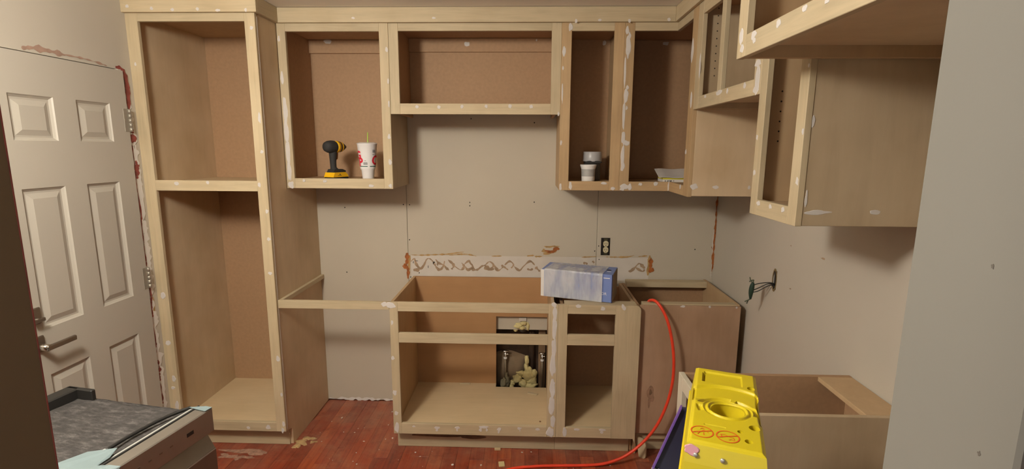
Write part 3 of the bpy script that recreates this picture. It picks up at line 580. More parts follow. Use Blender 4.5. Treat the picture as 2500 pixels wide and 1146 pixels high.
c4.add('filler_spots', blots('y', YC, -1, SP('corner_side')), SPACKLE, kind='stuff')
c4.add('filler_patch', blots('y', -.014, -1, SP('corner_back')[1:]), SPACKLE)

# short cabinet over the range space (right wall)
h = Cab('short_range_cabinet', 'short two-bay wall cabinet over the range gap on the right wall', 'E', XF, .7185, 1.4035, 1.873, .413)
for a, b in ((.7185, .783), (1.008, 1.048), (1.352, 1.4035)): h.stile(a, b, 1.873, ZT)
for a, b in ((.783, 1.008), (1.048, 1.352)): h.rail(a, b, 2.278, ZT); h.rail(a, b, 1.873, 1.927)
h.p('side_panel', PLY, .735, .751, .019, .411, 1.876, 2.38); h.p('side_panel', PLY, 1.386, 1.402, .019, .411, 1.876, 2.38)
h.p('bottom_panel', PLYLT, .751, 1.386, .019, .398, 1.902, 1.917); h.p('back_panel', MDF, .751, 1.386, .398, .411, 1.876, 2.36); h.p('top_panel', MDF, .751, 1.386, .019, .398, 2.322, 2.338)  # bottom panel made paler to stand for bounced light
h.p('lower_strip', PLYW, .7195, .7345, .019, .411, 1.874, 1.9)
bm = bmesh.new()
for k in range(10): blob_poly(bm, Vector((XF + .075, -.7512, 2.02 + .032 * k)), .003, .003, Vector((1, 0, 0)), Vector((0, 0, 1)), Vector((0, -1, 0)), .0004, 8, 0)
h.add('shelf_pin_holes', bm, DARKHOLE, kind='stuff'); h.fill(frm(SP('hood'), -1.4033), 'x', XF)

# narrow cabinet nearer on the right wall
r3 = Cab('narrow_end_cabinet', 'narrow tall wall cabinet on the right wall with a broad bare side panel', 'E', XF, 1.4040, 1.7025, 1.477, .413)
r3.stile(1.4040, 1.452, 1.477, ZT); r3.stile(1.655, 1.7025, 1.477, ZT); r3.rail(1.452, 1.655, 1.477, 1.529); r3.rail(1.452, 1.655, 2.278, ZT)
r3.p('side_panel', PLYW, 1.4055, 1.4215, .019, .411, 1.48, 2.38); r3.p('side_panel', PLY, 1.685, 1.701, .019, .411, 1.478, 2.38)
r3.p('bottom_panel', MDFL, 1.4215, 1.685, .019, .398, 1.506, 1.522); r3.p('back_panel', MDF, 1.4215, 1.685, .398, .411, 1.48, 2.36); r3.p('top_panel', MDF, 1.4215, 1.685, .019, .398, 2.322, 2.338)
bm = bmesh.new()
for k in range(6): blob_poly(bm, Vector((XF + .065, -1.4218, 1.72 + .032 * k)), .003, .003, Vector((1, 0, 0)), Vector((0, 0, 1)), Vector((0, -1, 0)), .0004, 8, 0)
r3.add('shelf_pin_holes', bm, DARKHOLE, kind='stuff'); r3.fill(upto(SP('r3'), -1.4042), 'x', XF)
r3.fill(SP('r3_side'), 'y', -1.701)

# deep cabinet over the refrigerator space
XFR = .558
f = Cab('deep_fridge_cabinet', 'deep wall cabinet hanging nearest the camera at upper right', 'E', XFR, 1.7035, 2.49, 1.932, .613)
f.stile(1.7035, 1.757, 1.932, ZT); f.stile(2.437, 2.49, 1.932, ZT); f.rail(1.757, 2.437, 1.932, 1.986); f.rail(1.757, 2.437, 2.293, ZT)
f.p('side_panel', PLYW, 1.7045, 1.7205, .019, .611, 1.934, 2.38); f.p('side_panel', PLYW, 2.472, 2.488, .019, .611, 1.934, 2.38)
f.p('bottom_panel', PLYLT, 1.7205, 2.472, .019, .598, 1.966, 1.982); f.p('back_panel', MDF, 1.7205, 2.472, .598, .611, 1.934, 2.36); f.p('top_panel', MDF, 1.7205, 2.472, .019, .598, 2.322, 2.338)  # underside in paler plywood: floor bounce put into its colour
f.fill(SP('fridge'), 'x', XFR)

# crown boards against the ceiling
def trim(n, bm, mat, spots=None):
    o = struct('trim_%d' % n, bm, mat)
    if spots: o2 = struct('filler_spots', spots, SPACKLE, o); o2['kind'] = 'stuff'
CB = 2.333
trim(1, B(XL, -1.318, -.621, -.602, CB, ZC - .0015), WX, blots('y', -.621, -1, SP('crown_tall')))
trim(2, B(-1.337, -1.318, -.6015, -.408, CB, ZC - .0015), WY)
trim(3, B(-1.3375, .7395, -.4075, -.3895, CB, ZC - .0015), WX, blots('y', -.4075, -1, SP('crown_back')))
trim(4, B(.7400, .7565, -1.7020, -.3900, CB, ZC - .0015), WY)

# base cabinets
BF = -.588; ZB = .879
s = Cab('sink_base_cabinet', 'wide open-topped sink base cabinet with pipes in its cut-out back', 'N', BF, -.735, .1635, 0, .573)
s.stile(-.735, -.690, .121, ZB + .002); s.stile(.113, .1635, .121, ZB + .002)
for z0, z1 in ((.831, ZB + .002), (.655, .710), (.121, .183)): s.rail(-.690, .113, z0, z1)
s.add('side_panel', PR([(BF + .0195, .122), (BF + .0845, .104), (BF + .0845, .001), (-.017, .001), (-.017, ZB), (BF + .0195, ZB)], 'x', -.733, -.717), PLYW); s.add('side_panel', PR([(BF + .0195, .122), (BF + .0845, .104), (BF + .0845, .001), (-.017, .001), (-.017, ZB), (BF + .0195, ZB)], 'x', .129, .145), PLYW)
bm = bmesh.new()
for a in ((-.717, -.200, .12, ZB), (.137, .129 + .008, .12, ZB), (-.200, .129, .620, ZB)):
    if a[0] < a[1]: s.bx(bm, a[0], a[1], .556, .570, a[2], a[3], 1e-5)
s.add('back_panel', bm, wood('fibreboard_orange', (0.43, 0.245, 0.115), 'x', .06, .7, 6.0))
bm = bmesh.new(); s.bx(bm, -.717, -.200, .019, .556, .142, .158, 1e-5); s.bx(bm, -.200, .129, .019, .508, .142, .158, 1e-5)
s.add('bottom_panel', bm, PLYFLOOR)
s.p('toe_kick', WX, -.733, .1625, .072, .084, .001, .102)
s.add('toe_kick_dark_patch', blots('y', BF + .072, -1, [(-.50, .078, .17, .017), (-.30, .066, .07, .012)], .0006, .12), DARKBROWN)  # two long dark patches across the toe kick
s.fill(upto(SP('sink'), .1635), 'y', BF); s.fill(upto(SP('sink_seam')[:-2], .1635), 'y', BF)
d = Cab('drawer_base_cabinet', 'narrow base cabinet with a drawer opening above a dark open bay', 'N', BF, .1640, .597, 0, .573)
d.stile(.1640, .214, .121, ZB + .002); 
bm = bmesh.new()
prof = [(.4655, .121), (.585, .121), (.597, .09), (.597, ZB - .03)] + [(.572 + .025 * math.cos(a * math.pi / 12), ZB - .023 + .025 * math.sin(a * math.pi / 12)) for a in range(0, 7)] + [(.4655, ZB + .002)]
prism(bm, prof, 'y', BF, BF + .019); d.add('stile', bm, WZ)
for z0, z1 in ((.831, ZB + .002), (.657, .716), (.121, .180)): d.rail(.214, .4655, z0, z1)
d.add('side_panel', PR([(BF + .0195, .122), (BF + .0845, .104), (BF + .0845, .001), (-.017, .001), (-.017, ZB - .03), (BF + .0195, ZB - .03)], 'x', .182, .198), MDF); d.add('side_panel', PR([(BF + .0195, .122), (BF + .0845, .104), (BF + .0845, .001), (-.017, .001), (-.017, ZB - .03), (BF + .0195, ZB - .03)], 'x', .580, .5965), PLYW)
d.p('back_panel', MDF, .198, .580, .556, .570, .12, ZB - .05); d.p('bottom_panel', PLYFLOOR, .198, .580, .019, .556, .142, .158)
d.p('toe_kick', WX, .1632, .580, .072, .084, .001, .102)
d.p('top_stretcher', WX, .199, .579, .0195, .09, ZB - .02, ZB)
d.fill(frm(upto(SP('drawer') + SP('sink_seam')[-2:-1] + SP('blind')[:2], .597), .1642), 'y', BF)
# blind corner base
b = Cab('corner_base_cabinet', 'open-topped corner base cabinet with a knotty reddish plywood front', 'N', -.5535, .6005, 1.127, 0, .545)
b.p('front_panel', PLYRED, .6005, 1.127, 0, .016, .136, ZB - .006)
b.p('top_rail', WX, .6165, 1.111, .0165, .060, ZB - .020, ZB)
b.p('side_panel', PLYW, 1.111, 1.127, .0165, .545, .001, ZB); b.p('side_panel', MDF, .6005, .616, .0165, .545, .001, ZB - .03)
b.p('back_panel', MDF, .6165, 1.1105, .531, .544, .12, ZB - .037); b.p('back_rail', WX, .6165, 1.1105, .470, .530, ZB - .036, ZB)
b.p('bottom_panel', PLYFLOOR, .6165, 1.1105, .0165, .530, .136, .152)
b.p('lower_rail', WX, .6005, 1.1105, .030, .045, .085, .134); b.p('toe_kick', WX, .6005, 1.1105, .066, .080, .001, .084)
b.add('knot', blots('y', -.5535, -1, [(.678, .372, .019, .040), (.673, .318, .007, .030), (.690, .345, .010, .018)], .0003, .16), KNOT); b.add('knot_heart', blots('y', -.5535, -1, [(.678, .380, .009, .017)], .0008, .2), DARKBROWN)
b.fill(SP('blind')[2:], 'y', -.5535)
# near base cabinet
ZN = .888
e = Cab('end_base_cabinet', 'open-topped base cabinet behind the yellow ladder on the right', 'E', .558, 1.392, 1.690, 0, .611)
WHITEW = wood('pale_primed_wood', (0.60, 0.55, 0.45), 'z', .06)
e.stile(1.392, 1.440, .12, ZN, WHITEW); e.stile(1.640, 1.690, .12, ZN, WHITEW); e.rail(1.440, 1.640, ZN - .05, ZN, WHITEW); e.rail(1.440, 1.640, .12, .17, WHITEW)
e.p('side_panel', MDF, 1.394, 1.410, .019, .611, .001, ZN); e.p('side_panel', PLY, 1.674, 1.690, .0195, .611, .001, ZN - .001)
e.p('back_panel', MDF, 1.410, 1.674, .597, .610, .1, ZN - .03); e.p('top_strip', PLYW, 1.4105, 1.6735, .490, .611, ZN - .017, ZN - .001)
e.p('bottom_panel', PLYFLOOR, 1.410, 1.674, .019, .596, .14, .156); e.p('toe_kick', WY, 1.410, 1.674, .070, .084, .001, .12)
# counter-height rail and cleat over the dishwasher gap
o = single('counter_rail', B(-1.337, -.7365, BF, BF + .019, .838, .882), WX, 'horizontal raw wood rail bridging the empty dishwasher gap', 'rail', (-1.04, BF, .838))
link('filler_spots', blots('y', BF, -1, SP('left_rail')), SPACKLE, o, Vector((-1.04, BF, .838)), kind='stuff')
single('counter_cleat', B(-1.3415, -1.322, BF + .02, -.002, .852, .878), WY, 'wood cleat running along the tall cabinet side above the gap', 'cleat', (-1.33, -.3, .852))

# ------------------------------------------------------------------ objects
rz = lambda a: (0, 0, math.radians(a))
# impact driver on the left wall cabinet floor
t = Thing('cordless_drill', 'black and yellow cordless drill standing on its battery', 'drill', (-1.103, -.285, 1.5135), rz(66), local=True)
ax = Matrix.Translation((0, 0, .181)) @ Matrix.Rotation(math.pi / 2, 4, 'Y')
t.add('motor_housing', LT([(0, -.068), (.016, -.067), (.027, -.060), (.033, -.045), (.0355, -.025), (.0345, -.004), (.031, .004), (0, .004)], 24, ax), BLACKR)
t.add('yellow_shell', LT([(0, .0035), (.0325, .0035), (.0335, .012), (.0325, .026), (0, .026)], 24, ax), DRILLY)
t.add('grip_band', LT([(0, .0255), (.0305, .0255), (.0305, .040), (0, .040)], 24, ax), plain('dark_brown_plastic', (0.10, 0.045, 0.02), .5))
t.add('nose_ring', LT([(0, .0395), (.0305, .0395), (.029, .050), (0, .050)], 24, ax), DRILLY)
t.add('nose', LT([(0, .0495), (.0265, .0495), (.021, .066), (.013, .078), (.010, .086), (0, .086)], 24, ax), BLACKP)
bm = bmesh.new(); tube(bm, [(-.010, 0, .165), (-.012, 0, .135), (-.013, 0, .10), (-.012, 0, .065), (-.008, 0, .052)], lambda q: .0245 - .0075 * math.sin(min(q * 1.4, 1) * math.pi / 2) + .006 * max(0, q - .75) * 4, 16, 4)
t.add('grip', bm, BLACKR)
bm = bmesh.new(); prism(bm, [(.008, .150), (.022, .150), (.020, .130), (.016, .112), (.006, .108)], 'y', -.007, .007)
t.add('trigger', bm, plain('tool_trigger', (0.20, 0.07, 0.015), .5))
bm = bmesh.new(); prism(bm, [(-.040, .038), (.055, .038), (.055, .047), (.030, .056), (-.028, .056)], 'y', -.026, .026)
t.add('foot', bm, BLACKR)
bm = bmesh.new(); prism(bm, [(-.052, .012), (.064, .012), (.058, .026), (.042, .038), (-.040, .038)], 'y', -.036, .036)
bt = t.add('battery', bm, DRILLY)
bm = bmesh.new(); box(bm, -.051, .066, -.037, .037, 0, .0125, c=.004); t.add('battery_base', bm, BLACKP, sub=bt)
bm = bmesh.new(); box(bm, -.018, .012, -.0368, -.036, .020, .0225, c=.0002); box(bm, -.004, .002, -.0368, -.036, .024, .030, c=.0002)
t.add('battery_print', bm, BLACKP, sub=bt, kind='stuff')
# cup
t = Thing('foam_cup', 'white foam drink cup with red lettering and a green straw', 'cup', (-.914, -.285, 1.5135))
C0 = Vector((-.914, -.285, 1.5135)); TM = Matrix.Translation(C0)
prof = [(0, 0), (.0305, 0), (.0315, .003), (.0365, .052), (.041, .058), (.0425, .066), (.0545, .196), (.0565, .1985), (.0545, .2005), (.052, .199), (.050, .190), (0, .188)]
t.add('cup_body', LT(prof, 40, TM), FOAMW)
t.add('lid', LT([(.057, .1988), (.0572, .202), (.053, .2045), (.050, .2035), (.049, .207), (.02, .207), (0, .207)], 40, TM), CLEAR)
t.add('straw', TB([tuple(C0 + Vector((.002, 0, .06))), tuple(C0 + Vector((.004, 0, .20))), tuple(C0 + Vector((.006, .002, .262)))], .0032, 10), STRAW)
def cup_r(z): return .0425 + (z - .066) * (.012 / .130)
def on_cup(bm, ang, z):
    for v in bm.verts:
        zz = z + v.co.y; r = cup_r(zz) + .0013; a = math.radians(ang) + v.co.x / r
        v.co = C0 + Vector((r * math.sin(a), -r * math.cos(a), zz))
    return bm
ca = 17                                             # the camera sees the cup from this azimuth
def lettering(ch, size, ang, z, mat, name, sx=1.0):
    bm = text_bm(ch, size, .0022)
    bmesh.ops.subdivide_edges(bm, edges=bm.edges[:], cuts=1)
    ctr = sum((v.co for v in bm.verts), Vector()) / len(bm.verts)
    for v in bm.verts: v.co -= ctr; v.co.x *= sx
    t.add(name, on_cup(bm, ang, z), mat)
lettering('G', .060, ca - 66, .136, REDINK, 'red_letter'); lettering('P', .066, ca - 50, .104, REDINK, 'red_letter'); lettering('C', .072, ca + 62, .108, REDINK, 'red_letter')
def flat_bar(w, hgt):
    bm = bmesh.new(); n = 10; vs = [[bm.verts.new((-w / 2 + w * i / n, s * hgt / 2, 0)) for i in range(n + 1)] for s in (-1, 1)]
    for i in range(n): bm.faces.new((vs[0][i], vs[0][i + 1], vs[1][i + 1], vs[1][i]))
    return bm
for a, w in ((ca - 36, .054), (ca + 43, .044)): t.add('green_band', on_cup(flat_bar(w, .0042), a, .0735), GREENINK)
bm = bmesh.new()
for z, w, a in ((.0845, .024, -16), (.0880, .024, -16), (.0915, .024, -16), (.0955, .022, -16), (.1055, .010, -16), (.152, .020, 44), (.156, .020, 44), (.160, .020, 44), (.164, .020, 44), (.140, .013, 40)):
    q = on_cup(flat_bar(w, .0024), ca + a, z)
    me = bpy.data.meshes.new('tmp'); q.to_mesh(me); bm.from_mesh(me); bpy.data.meshes.remove(me); q.free()
t.add('small_print', bm, GREYINK, kind='stuff')
# tub and jar in the narrow cabinet
P = Vector((.331, -.305, 1.512)); TM = Matrix.Translation(P)
t = Thing('plastic_tub', 'small white rimmed tub with a grey clear-sided label, in front of the jar', 'tub', tuple(P))
t.add('tub_body', LT([(0, 0), (.034, 0), (.0355, .002), (.0375, .05), (.0385, .068), (.0445, .086), (.0455, .0915), (.043, .0925), (.041, .088), (0, .086)], 32, TM), WHITEP)
t.add('label', LT([(.0358, .014), (.0388, .068)], 32, TM), plain('grey_label', (0.36, 0.35, 0.34), .35, vary=.15))
P = Vector((.362, -.215, 1.512)); TM = Matrix.Translation(P)
t = Thing('lidded_jar', 'tall dark jar with a large grey lid behind the white tub', 'jar', tuple(P))
t.add('jar_body', LT([(0, 0), (.046, 0), (.047, .004), (.047, .108), (0, .108)], 32, TM), plain('dark_jar', (0.05, 0.045, 0.04), .4))
t.add('jar_lid', LT([(.0475, .108), (.0535, .1085), (.0545, .112), (.0520, .160), (.0500, .163), (0, .163)], 40, TM), plain('grey_lid', (0.42, 0.41, 0.42), .35))
bm = bmesh.new(); blob_poly(bm, Vector((.362, -.266, 1.616)), .046, .008, Vector((1, 0, 0)), Vector((0, 0, 1)), Vector((0, -1, 0)), .002)
t.add('tape_scrap', bm, BLACKP)
# card and box in the corner cabinet
t = Thing('small_box', 'flat yellow and white box under the white card', 'box', (.80, -.285, 1.512))
t.add('lower_carton', B(.739, .90, -.335, -.22, 1.512, 1.527, c=.001), WHITECARD); t.add('yellow_top', B(.739, .90, -.335, -.22, 1.5272, 1.536, c=.001), plain('yellow_card', (0.62, 0.55, 0.05), .5))
bm = bmesh.new()
for k, w in enumerate((.004, .0, .005, .006, .006, .005, .0, .004)):
    if w: box(bm, .750 + .0065 * k, .750 + .0065 * k + w, -.3356, -.335, 1.516 + .001 * (k % 2), 1.5215, c=.0001)
t.add('small_print', bm, BLACKP, kind='stuff')
bm = bmesh.new(); n = 10; top, bot = [], []
for i in range(n + 1):
    for j in range(n + 1):
        q = (.714 + .19 * i / n + .010 * (j / n), -.345 + .155 * j / n); z = 1.5375 + .040 * (j / n) ** 1.1 + .002 * math.sin(i * .9)
        top.append(bm.verts.new((q[0], q[1], z + .0022))); bot.append(bm.verts.new((q[0], q[1], z)))
fs = []
for i in range(n):
    for j in range(n):
        a, b2, c, d2 = i * (n + 1) + j, (i + 1) * (n + 1) + j, (i + 1) * (n + 1) + j + 1, i * (n + 1) + j + 1
        fs.append(bm.faces.new((top[a], top[b2], top[c], top[d2]))); fs.append(bm.faces.new((bot[d2], bot[c], bot[b2], bot[a])))
rim = [i * (n + 1) for i in range(n + 1)] + [n * (n + 1) + j for j in range(1, n + 1)] + [i * (n + 1) + n for i in range(n - 1, -1, -1)] + [j for j in range(n - 1, 0, -1)]
for k in range(len(rim)): bm.faces.new((bot[rim[k]], bot[rim[(k + 1) % len(rim)]], top[rim[(k + 1) % len(rim)]], top[rim[k]]))
single('white_card', bm, WHITECARD, 'white sheet of card tilted on the small yellow box', 'card', (.81, -.27, 1.537))
# boxed faucet in crumpled plastic
bx = Thing('wrapped_box', 'blue carton half wrapped in crumpled clear plastic on the base cabinets', 'box', (.262, -.485, .8815), (0, 0, math.atan2(-.118, .374)), local=True)
W, D_, H_ = .392, .185, .153
bx.add('carton', B(-W / 2, W / 2, 0, D_, 0, H_, c=.0015), BLUECARD)
bx.add('end_panel', B(W / 2, W / 2 + .0008, .004, D_ - .002, .002, H_ - .002, c=.0002), KRAFT, label='brown printed end of the carton')
bx.add('edge_line', B(W / 2 - .004, W / 2 + .0009, -.0008, .004, 0, H_, c=.0002), plain('dark_blue_edge', (.03, .03, .08), .5))
bx.add('white_stripe', B(-W / 2 - .001, -W / 2 + .017, -.0008, D_ * .9, .0005, H_ - .001, c=.0002), WHITECARD)
bm = text_bm('OR', .021)
for v in bm.verts: v.co = Vector((W / 2 - .043 + v.co.x, -.0012, .046 + v.co.y))
bx.add('lettering', bm, WHITEP)
bm = bmesh.new(); box(bm, W / 2 - .048, W / 2 - .014, -.001, 0, H_ - .022, H_ - .018, c=.0002); box(bm, W / 2 - .040, W / 2 - .018, D_ * .35, D_ * .35 + .006, H_, H_ + .0008, c=.0002)
bx.add('small_print', bm, WHITEP, kind='stuff')
bm = bmesh.new(); bm2 = bmesh.new(); blob_poly(bm, Vector((W / 2 - .035, D_ * .55, H_)), .014, .010, Vector((1, 0, 0)), Vector((0, 1, 0)), Vector((0, 0, 1)), .0008); blob_poly(bm2, Vector((-W / 2 + .09, D_ * .8, H_)), .016, .008, Vector((1, 0, 0)), Vector((0, 1, 0)), Vector((0, 0, 1)), .0008)
bx.add('hand_hole', bm, DARKHOLE); bx.add('hand_hole', bm2, DARKHOLE)
bm = bmesh.new(); nu, nv = 70, 60; grid = []
u0, u1 = -W / 2 + .019, W / 2 - .052
for i in range(nu + 1):
    row = []
    for j in range(nv + 1):
        q = j / nv; L = H_ + .016 + D_ * .95; dl = q * L; uu = u0 + (u1 - u0) * i / nu
        hang = .012 * math.sin(i * .21) * (1 - q) if dl < .02 else 0
        nz = noise.noise(Vector((uu * 26, dl * 14, 3))) * .6 + noise.noise(Vector((uu * 70, dl * 40, 9))) * .4
        o_ = .004 + .005 * abs(nz)
        sk = (i / nu) ** 2 * .006
        if dl < H_: row.append(bm.verts.new((uu, -o_ - sk, max(dl, .0008) - 0 * hang)))
        elif dl < H_ + .016:
            a = (dl - H_) / .016 * math.pi / 2; row.append(bm.verts.new((uu, -o_ * math.cos(a) + .006 * math.sin(a) * 0, H_ + o_ * math.sin(a))))
        else: row.append(bm.verts.new((uu + .05 * (dl - H_), dl - H_ - .016, H_ + o_)))
    grid.append(row)
for i in range(nu):
    for j in range(nv):
        f_ = bm.faces.new((grid[i][j], grid[i + 1][j], grid[i + 1][j + 1], grid[i][j + 1])); f_.smooth = True
bx.add('plastic_wrap', bm, WRAP)

# electrical outlet and the wiring box
t = Thing('electrical_outlet', 'ivory duplex outlet in a black uncovered wall opening', 'outlet', (.489, -.001, 1.082))
t.add('box_opening', B(.461, .518, -.0015, -.0004, 1.026, 1.138, c=.0005), DARKHOLE)
t.add('yoke', B(.479, .502, -.004, -.0015, 1.030, 1.134, c=.001), plain('dark_strap', (0.10, 0.09, 0.05), .5, .6))
for z in (1.062, 1.101):
    fc = t.add('receptacle', PR([(.4905 + .016 * math.copysign(min(abs(math.cos(a * math.pi / 12)), .88) / .88, math.cos(a * math.pi / 12)), z + .0185 * math.sin(a * math.pi / 12)) for a in range(24)], 'y', -.010, -.004), IVORY)
    bm = bmesh.new()
    for x_ in (.4845, .4965): box(bm, x_ - .0013, x_ + .0013, -.0104, -.0099, z - .004, z + .008, c=.0002)
    box(bm, .488, .493, -.0104, -.0099, z - .013, z - .009, c=.0002)
    t.add('slots', bm, DARKHOLE, sub=fc)
t.add('center_screw', LT([(0, 0), (.004, 0), (.0035, .0015), (0, .002)], 12, Matrix.Translation((.4905, -.005, 1.0815)) @ Matrix.Rotation(math.pi / 2, 4, 'X')), ALU)
t = Thing('wiring_box', 'open wiring hole in the right wall with taped dark green wires sticking out', 'wire', (XR - .001, -.785, 1.08))
t.add('back_box', B(XR + .006, XR + .016, jy0 + .0005, jy1 - .0005, jz0 + .0005, jz1 - .0005, c=.0005), DARKHOLE)
bm = bmesh.new()
for k in range(14):
    a0, a1 = 2 * math.pi * k / 14, 2 * math.pi * (k + 1) / 14
    e_ = lambda a, f_: (-.785 + .017 * f_ * math.cos(a), 1.0815 + .0465 * f_ * math.sin(a))
    q = [e_(a0, 1), e_(a1, 1), e_(a1, 1.22), e_(a0, 1.22)]
    prism(bm, q, 'x', XR - .0025, XR - .0002)
t.add('box_rim', bm, plain('tan_box_rim', (0.20, 0.14, 0.06), .6))
for z0, z1, dy in ((1.062, 1.045, .0), (1.055, 1.020, .006), (1.050, 1.010, -.004)):
    t.add('wire', TB([(XR + .005, -.785 + dy, z0), (XR - .02, -.775 + dy, z0 + .004), (XR - .06, -.760 + dy, z1 + .012), (XR - .085, -.752, z1)], .0024, 8, 5), BLACKP)
t.add('taped_bundle', TB([(XR - .086, -.756, 1.060), (XR - .088, -.752, 1.04), (XR - .090, -.749, 1.005), (XR - .088, -.745, .975)], lambda q: .005 + .0065 * math.sin(math.pi * min(1, q * 1.05)), 12, 5), GREENW)
for pts in ([(XR - .086, -.755, 1.055), (XR - .092, -.742, 1.066), (XR - .096, -.738, 1.082)], [(XR - .088, -.754, 1.058), (XR - .080, -.745, 1.07), (XR - .10, -.744, 1.062)], [(XR - .088, -.746, .978), (XR - .094, -.736, .965), (XR - .099, -.735, .948)], [(XR - .088, -.746, .975), (XR - .10, -.742, .967), (XR - .112, -.740, .960)]):
    t.add('wire_end', TB(pts, .0028, 8, 4), plain('bare_wire_green', (0.10, 0.12, 0.08), .5, .3))

# plumbing behind the sink base
def lump(bm, c, r, seed, sc=(1, 1, 1), amp=.35):
    q = bmesh.new(); bmesh.ops.create_icosphere(q, subdivisions=3, radius=1)
    for v in q.verts:
        n_ = noise.noise(v.co * 1.6 + Vector((seed, 0, 0))) + .5 * noise.noise(v.co * 4 + Vector((0, seed, 0)))
        v.co = Vector(c) + Vector((v.co.x * sc[0], v.co.y * sc[1], v.co.z * sc[2])) * r * (1 + amp * n_)
    for f_ in q.faces: f_.smooth = True
    me = bpy.data.meshes.new('tmp'); q.to_mesh(me); bm.from_mesh(me); bpy.data.meshes.remove(me); q.free()
bm = bmesh.new()
for k, (c, r, sc) in enumerate([((-.022, .03, .135), .030, (1, .7, .9)), ((-.062, .03, .165), .030, (1.1, .7, 1)), ((-.095, .03, .135), .018, (1, .8, 1.1)), ((-.10, .025, .112), .016, (1, .8, 1)), ((.01, .03, .19), .042, (1.1, .6, .8)), ((.036, .03, .155), .034, (1, .7, 1)), ((.050, .03, .20), .022, (1, .7, 1.4)), ((-.002, .03, .245), .018, (.8, .8, 2.0)), ((0, .03, .295), .018, (.8, .8, 2.2)), ((.03, .03, .12), .033, (1.2, .7, .7)), ((-.035, .03, .205), .018, (1.8, .7, .8)), ((.02, .03, .225), .02, (1, .7, 1.2))]): lump(bm, c, r, k * 3.1, sc)
single('expanding_foam', bm, FOAMY, 'mass of hardened yellow foam around the pipe stubs in the cut-out', 'foam', (0, .03, .10))
bm = bmesh.new()
for k, (c, r, sc) in enumerate([((-.055, .0, .548), .022, (1.3, .7, 1)), ((-.025, -.006, .566), .016, (1.4, .7, .9)), ((-.075, .012, .520), .014, (1, .8, 1.3)), ((.005, .005, .545), .016, (.8, .8, 2)), ((-.035, -.003, .535), .016, (1.4, .8, .8))]): lump(bm, c, r, k * 2.3 + 40, sc)
single('foam_blob', bm, FOAMY, 'small yellow foam blob bulging below the drywall edge in the cut-out', 'foam', (-.03, .0, .52))
single('drain_pipe', TB([(-.028, .045, .52), (-.028, .02, .515)], .022, 20), plain('grey_pipe', (.12, .11, .11), .5), 'short grey drain pipe stub under the small foam blob', 'pipe', (-.028, .03, .5))
single('vent_pipe', TB([(.032, .075, .10), (.032, .075, .60)], .020, 16), DARKWOOD, 'dark vertical pipe inside the wall cavity', 'pipe', (.032, .075, .10))
bm = bmesh.new(); nx, nz_ = 24, 16; g_ = []
for i in range(nx + 1):
    row = []
    for j in range(nz_ + 1):
        a, b_ = i / nx, j / nz_
        bulge = .045 * (math.sin(math.pi * a) ** .5) * (math.sin(math.pi * min(1, b_ * .9 + .1)) ** .5)
        row.append(bm.verts.new((-.215 + .205 * a, .092 - bulge + .004 * noise.noise(Vector((a * 5, b_ * 5, 0))), .09 + (.232 + .02 * math.sin(a * 4)) * b_)))
    g_.append(row)
for i in range(nx):
    for j in range(nz_): bm.faces.new((g_[i][j], g_[i][j + 1], g_[i + 1][j + 1], g_[i + 1][j])).smooth = True
single('insulation_batt', bm, GLASSW, 'bulging brown paper-faced insulation low in the wall cavity', 'insulation', (-.11, .09, .09))
def valve(x, y, zb, zh, label, handle=True):
    t = Thing('shutoff_valve', label, 'valve', (x, y, zb), group='shutoff valves in the cut-out')
    t.add('supply_pipe', TB([(x, y, zb), (x, y, zh - .045)], .008, 12), plain('dull_copper', (.22, .17, .11), .5, .5))
    t.add('body', LT([(0, 0), (.010, 0), (.011, .012), (.008, .016), (.0075, .034), (0, .034)], 16, Matrix.Translation((x, y, zh - .040))), CHROME)
    t.add('white_collar', LT([(0, 0), (.012, 0), (.012, .012), (.009, .014), (0, .014)], 16, Matrix.Translation((x, y, zh - .056))), WHITEP)
    bm = bmesh.new(); lathe(bm, [(0, 0), (.014, .001), (.019, .004), (.019, .008), (.012, .011), (0, .011)], 18, Matrix.Translation((x, y, zh - .006)) @ Matrix.Diagonal((1.25, .7, 1, 1)))
    t.add('handle', bm, CHROME)
    t.add('outlet_nut', TB([(x + .006, y, zh - .022), (x + .024, y, zh - .022)], .005, 10), CHROME)
    return t
v1 = valve(-.142, .025, .095, .362, 'chrome shutoff valve with an oval handle, left of the yellow foam')
valve(.103, .020, .105, .352, 'chrome shutoff valve right of the yellow foam')
bm = bmesh.new()
for k, (c, r, sc) in enumerate([((-.150, .02, .135), .026, (.9, .7, 1.5)), ((-.125, .02, .15), .02, (.8, .7, 1.6)), ((-.135, .02, .19), .012, (1, .8, 1.8))]): lump(bm, c, r, k + 80, sc, .6)
v1.add('old_caulk', bm, plain('grey_caulk', (.24, .21, .13), .8, vary=.3), label='greyish lump of old caulk round the pipe')
single('torn_drywall_scrap', B(-.052, -.004, -.010, -.001, .582, .606, c=.002), PAPER, 'torn drywall paper scrap over the small foam blob', 'scrap', (-.03, -.005, .582))

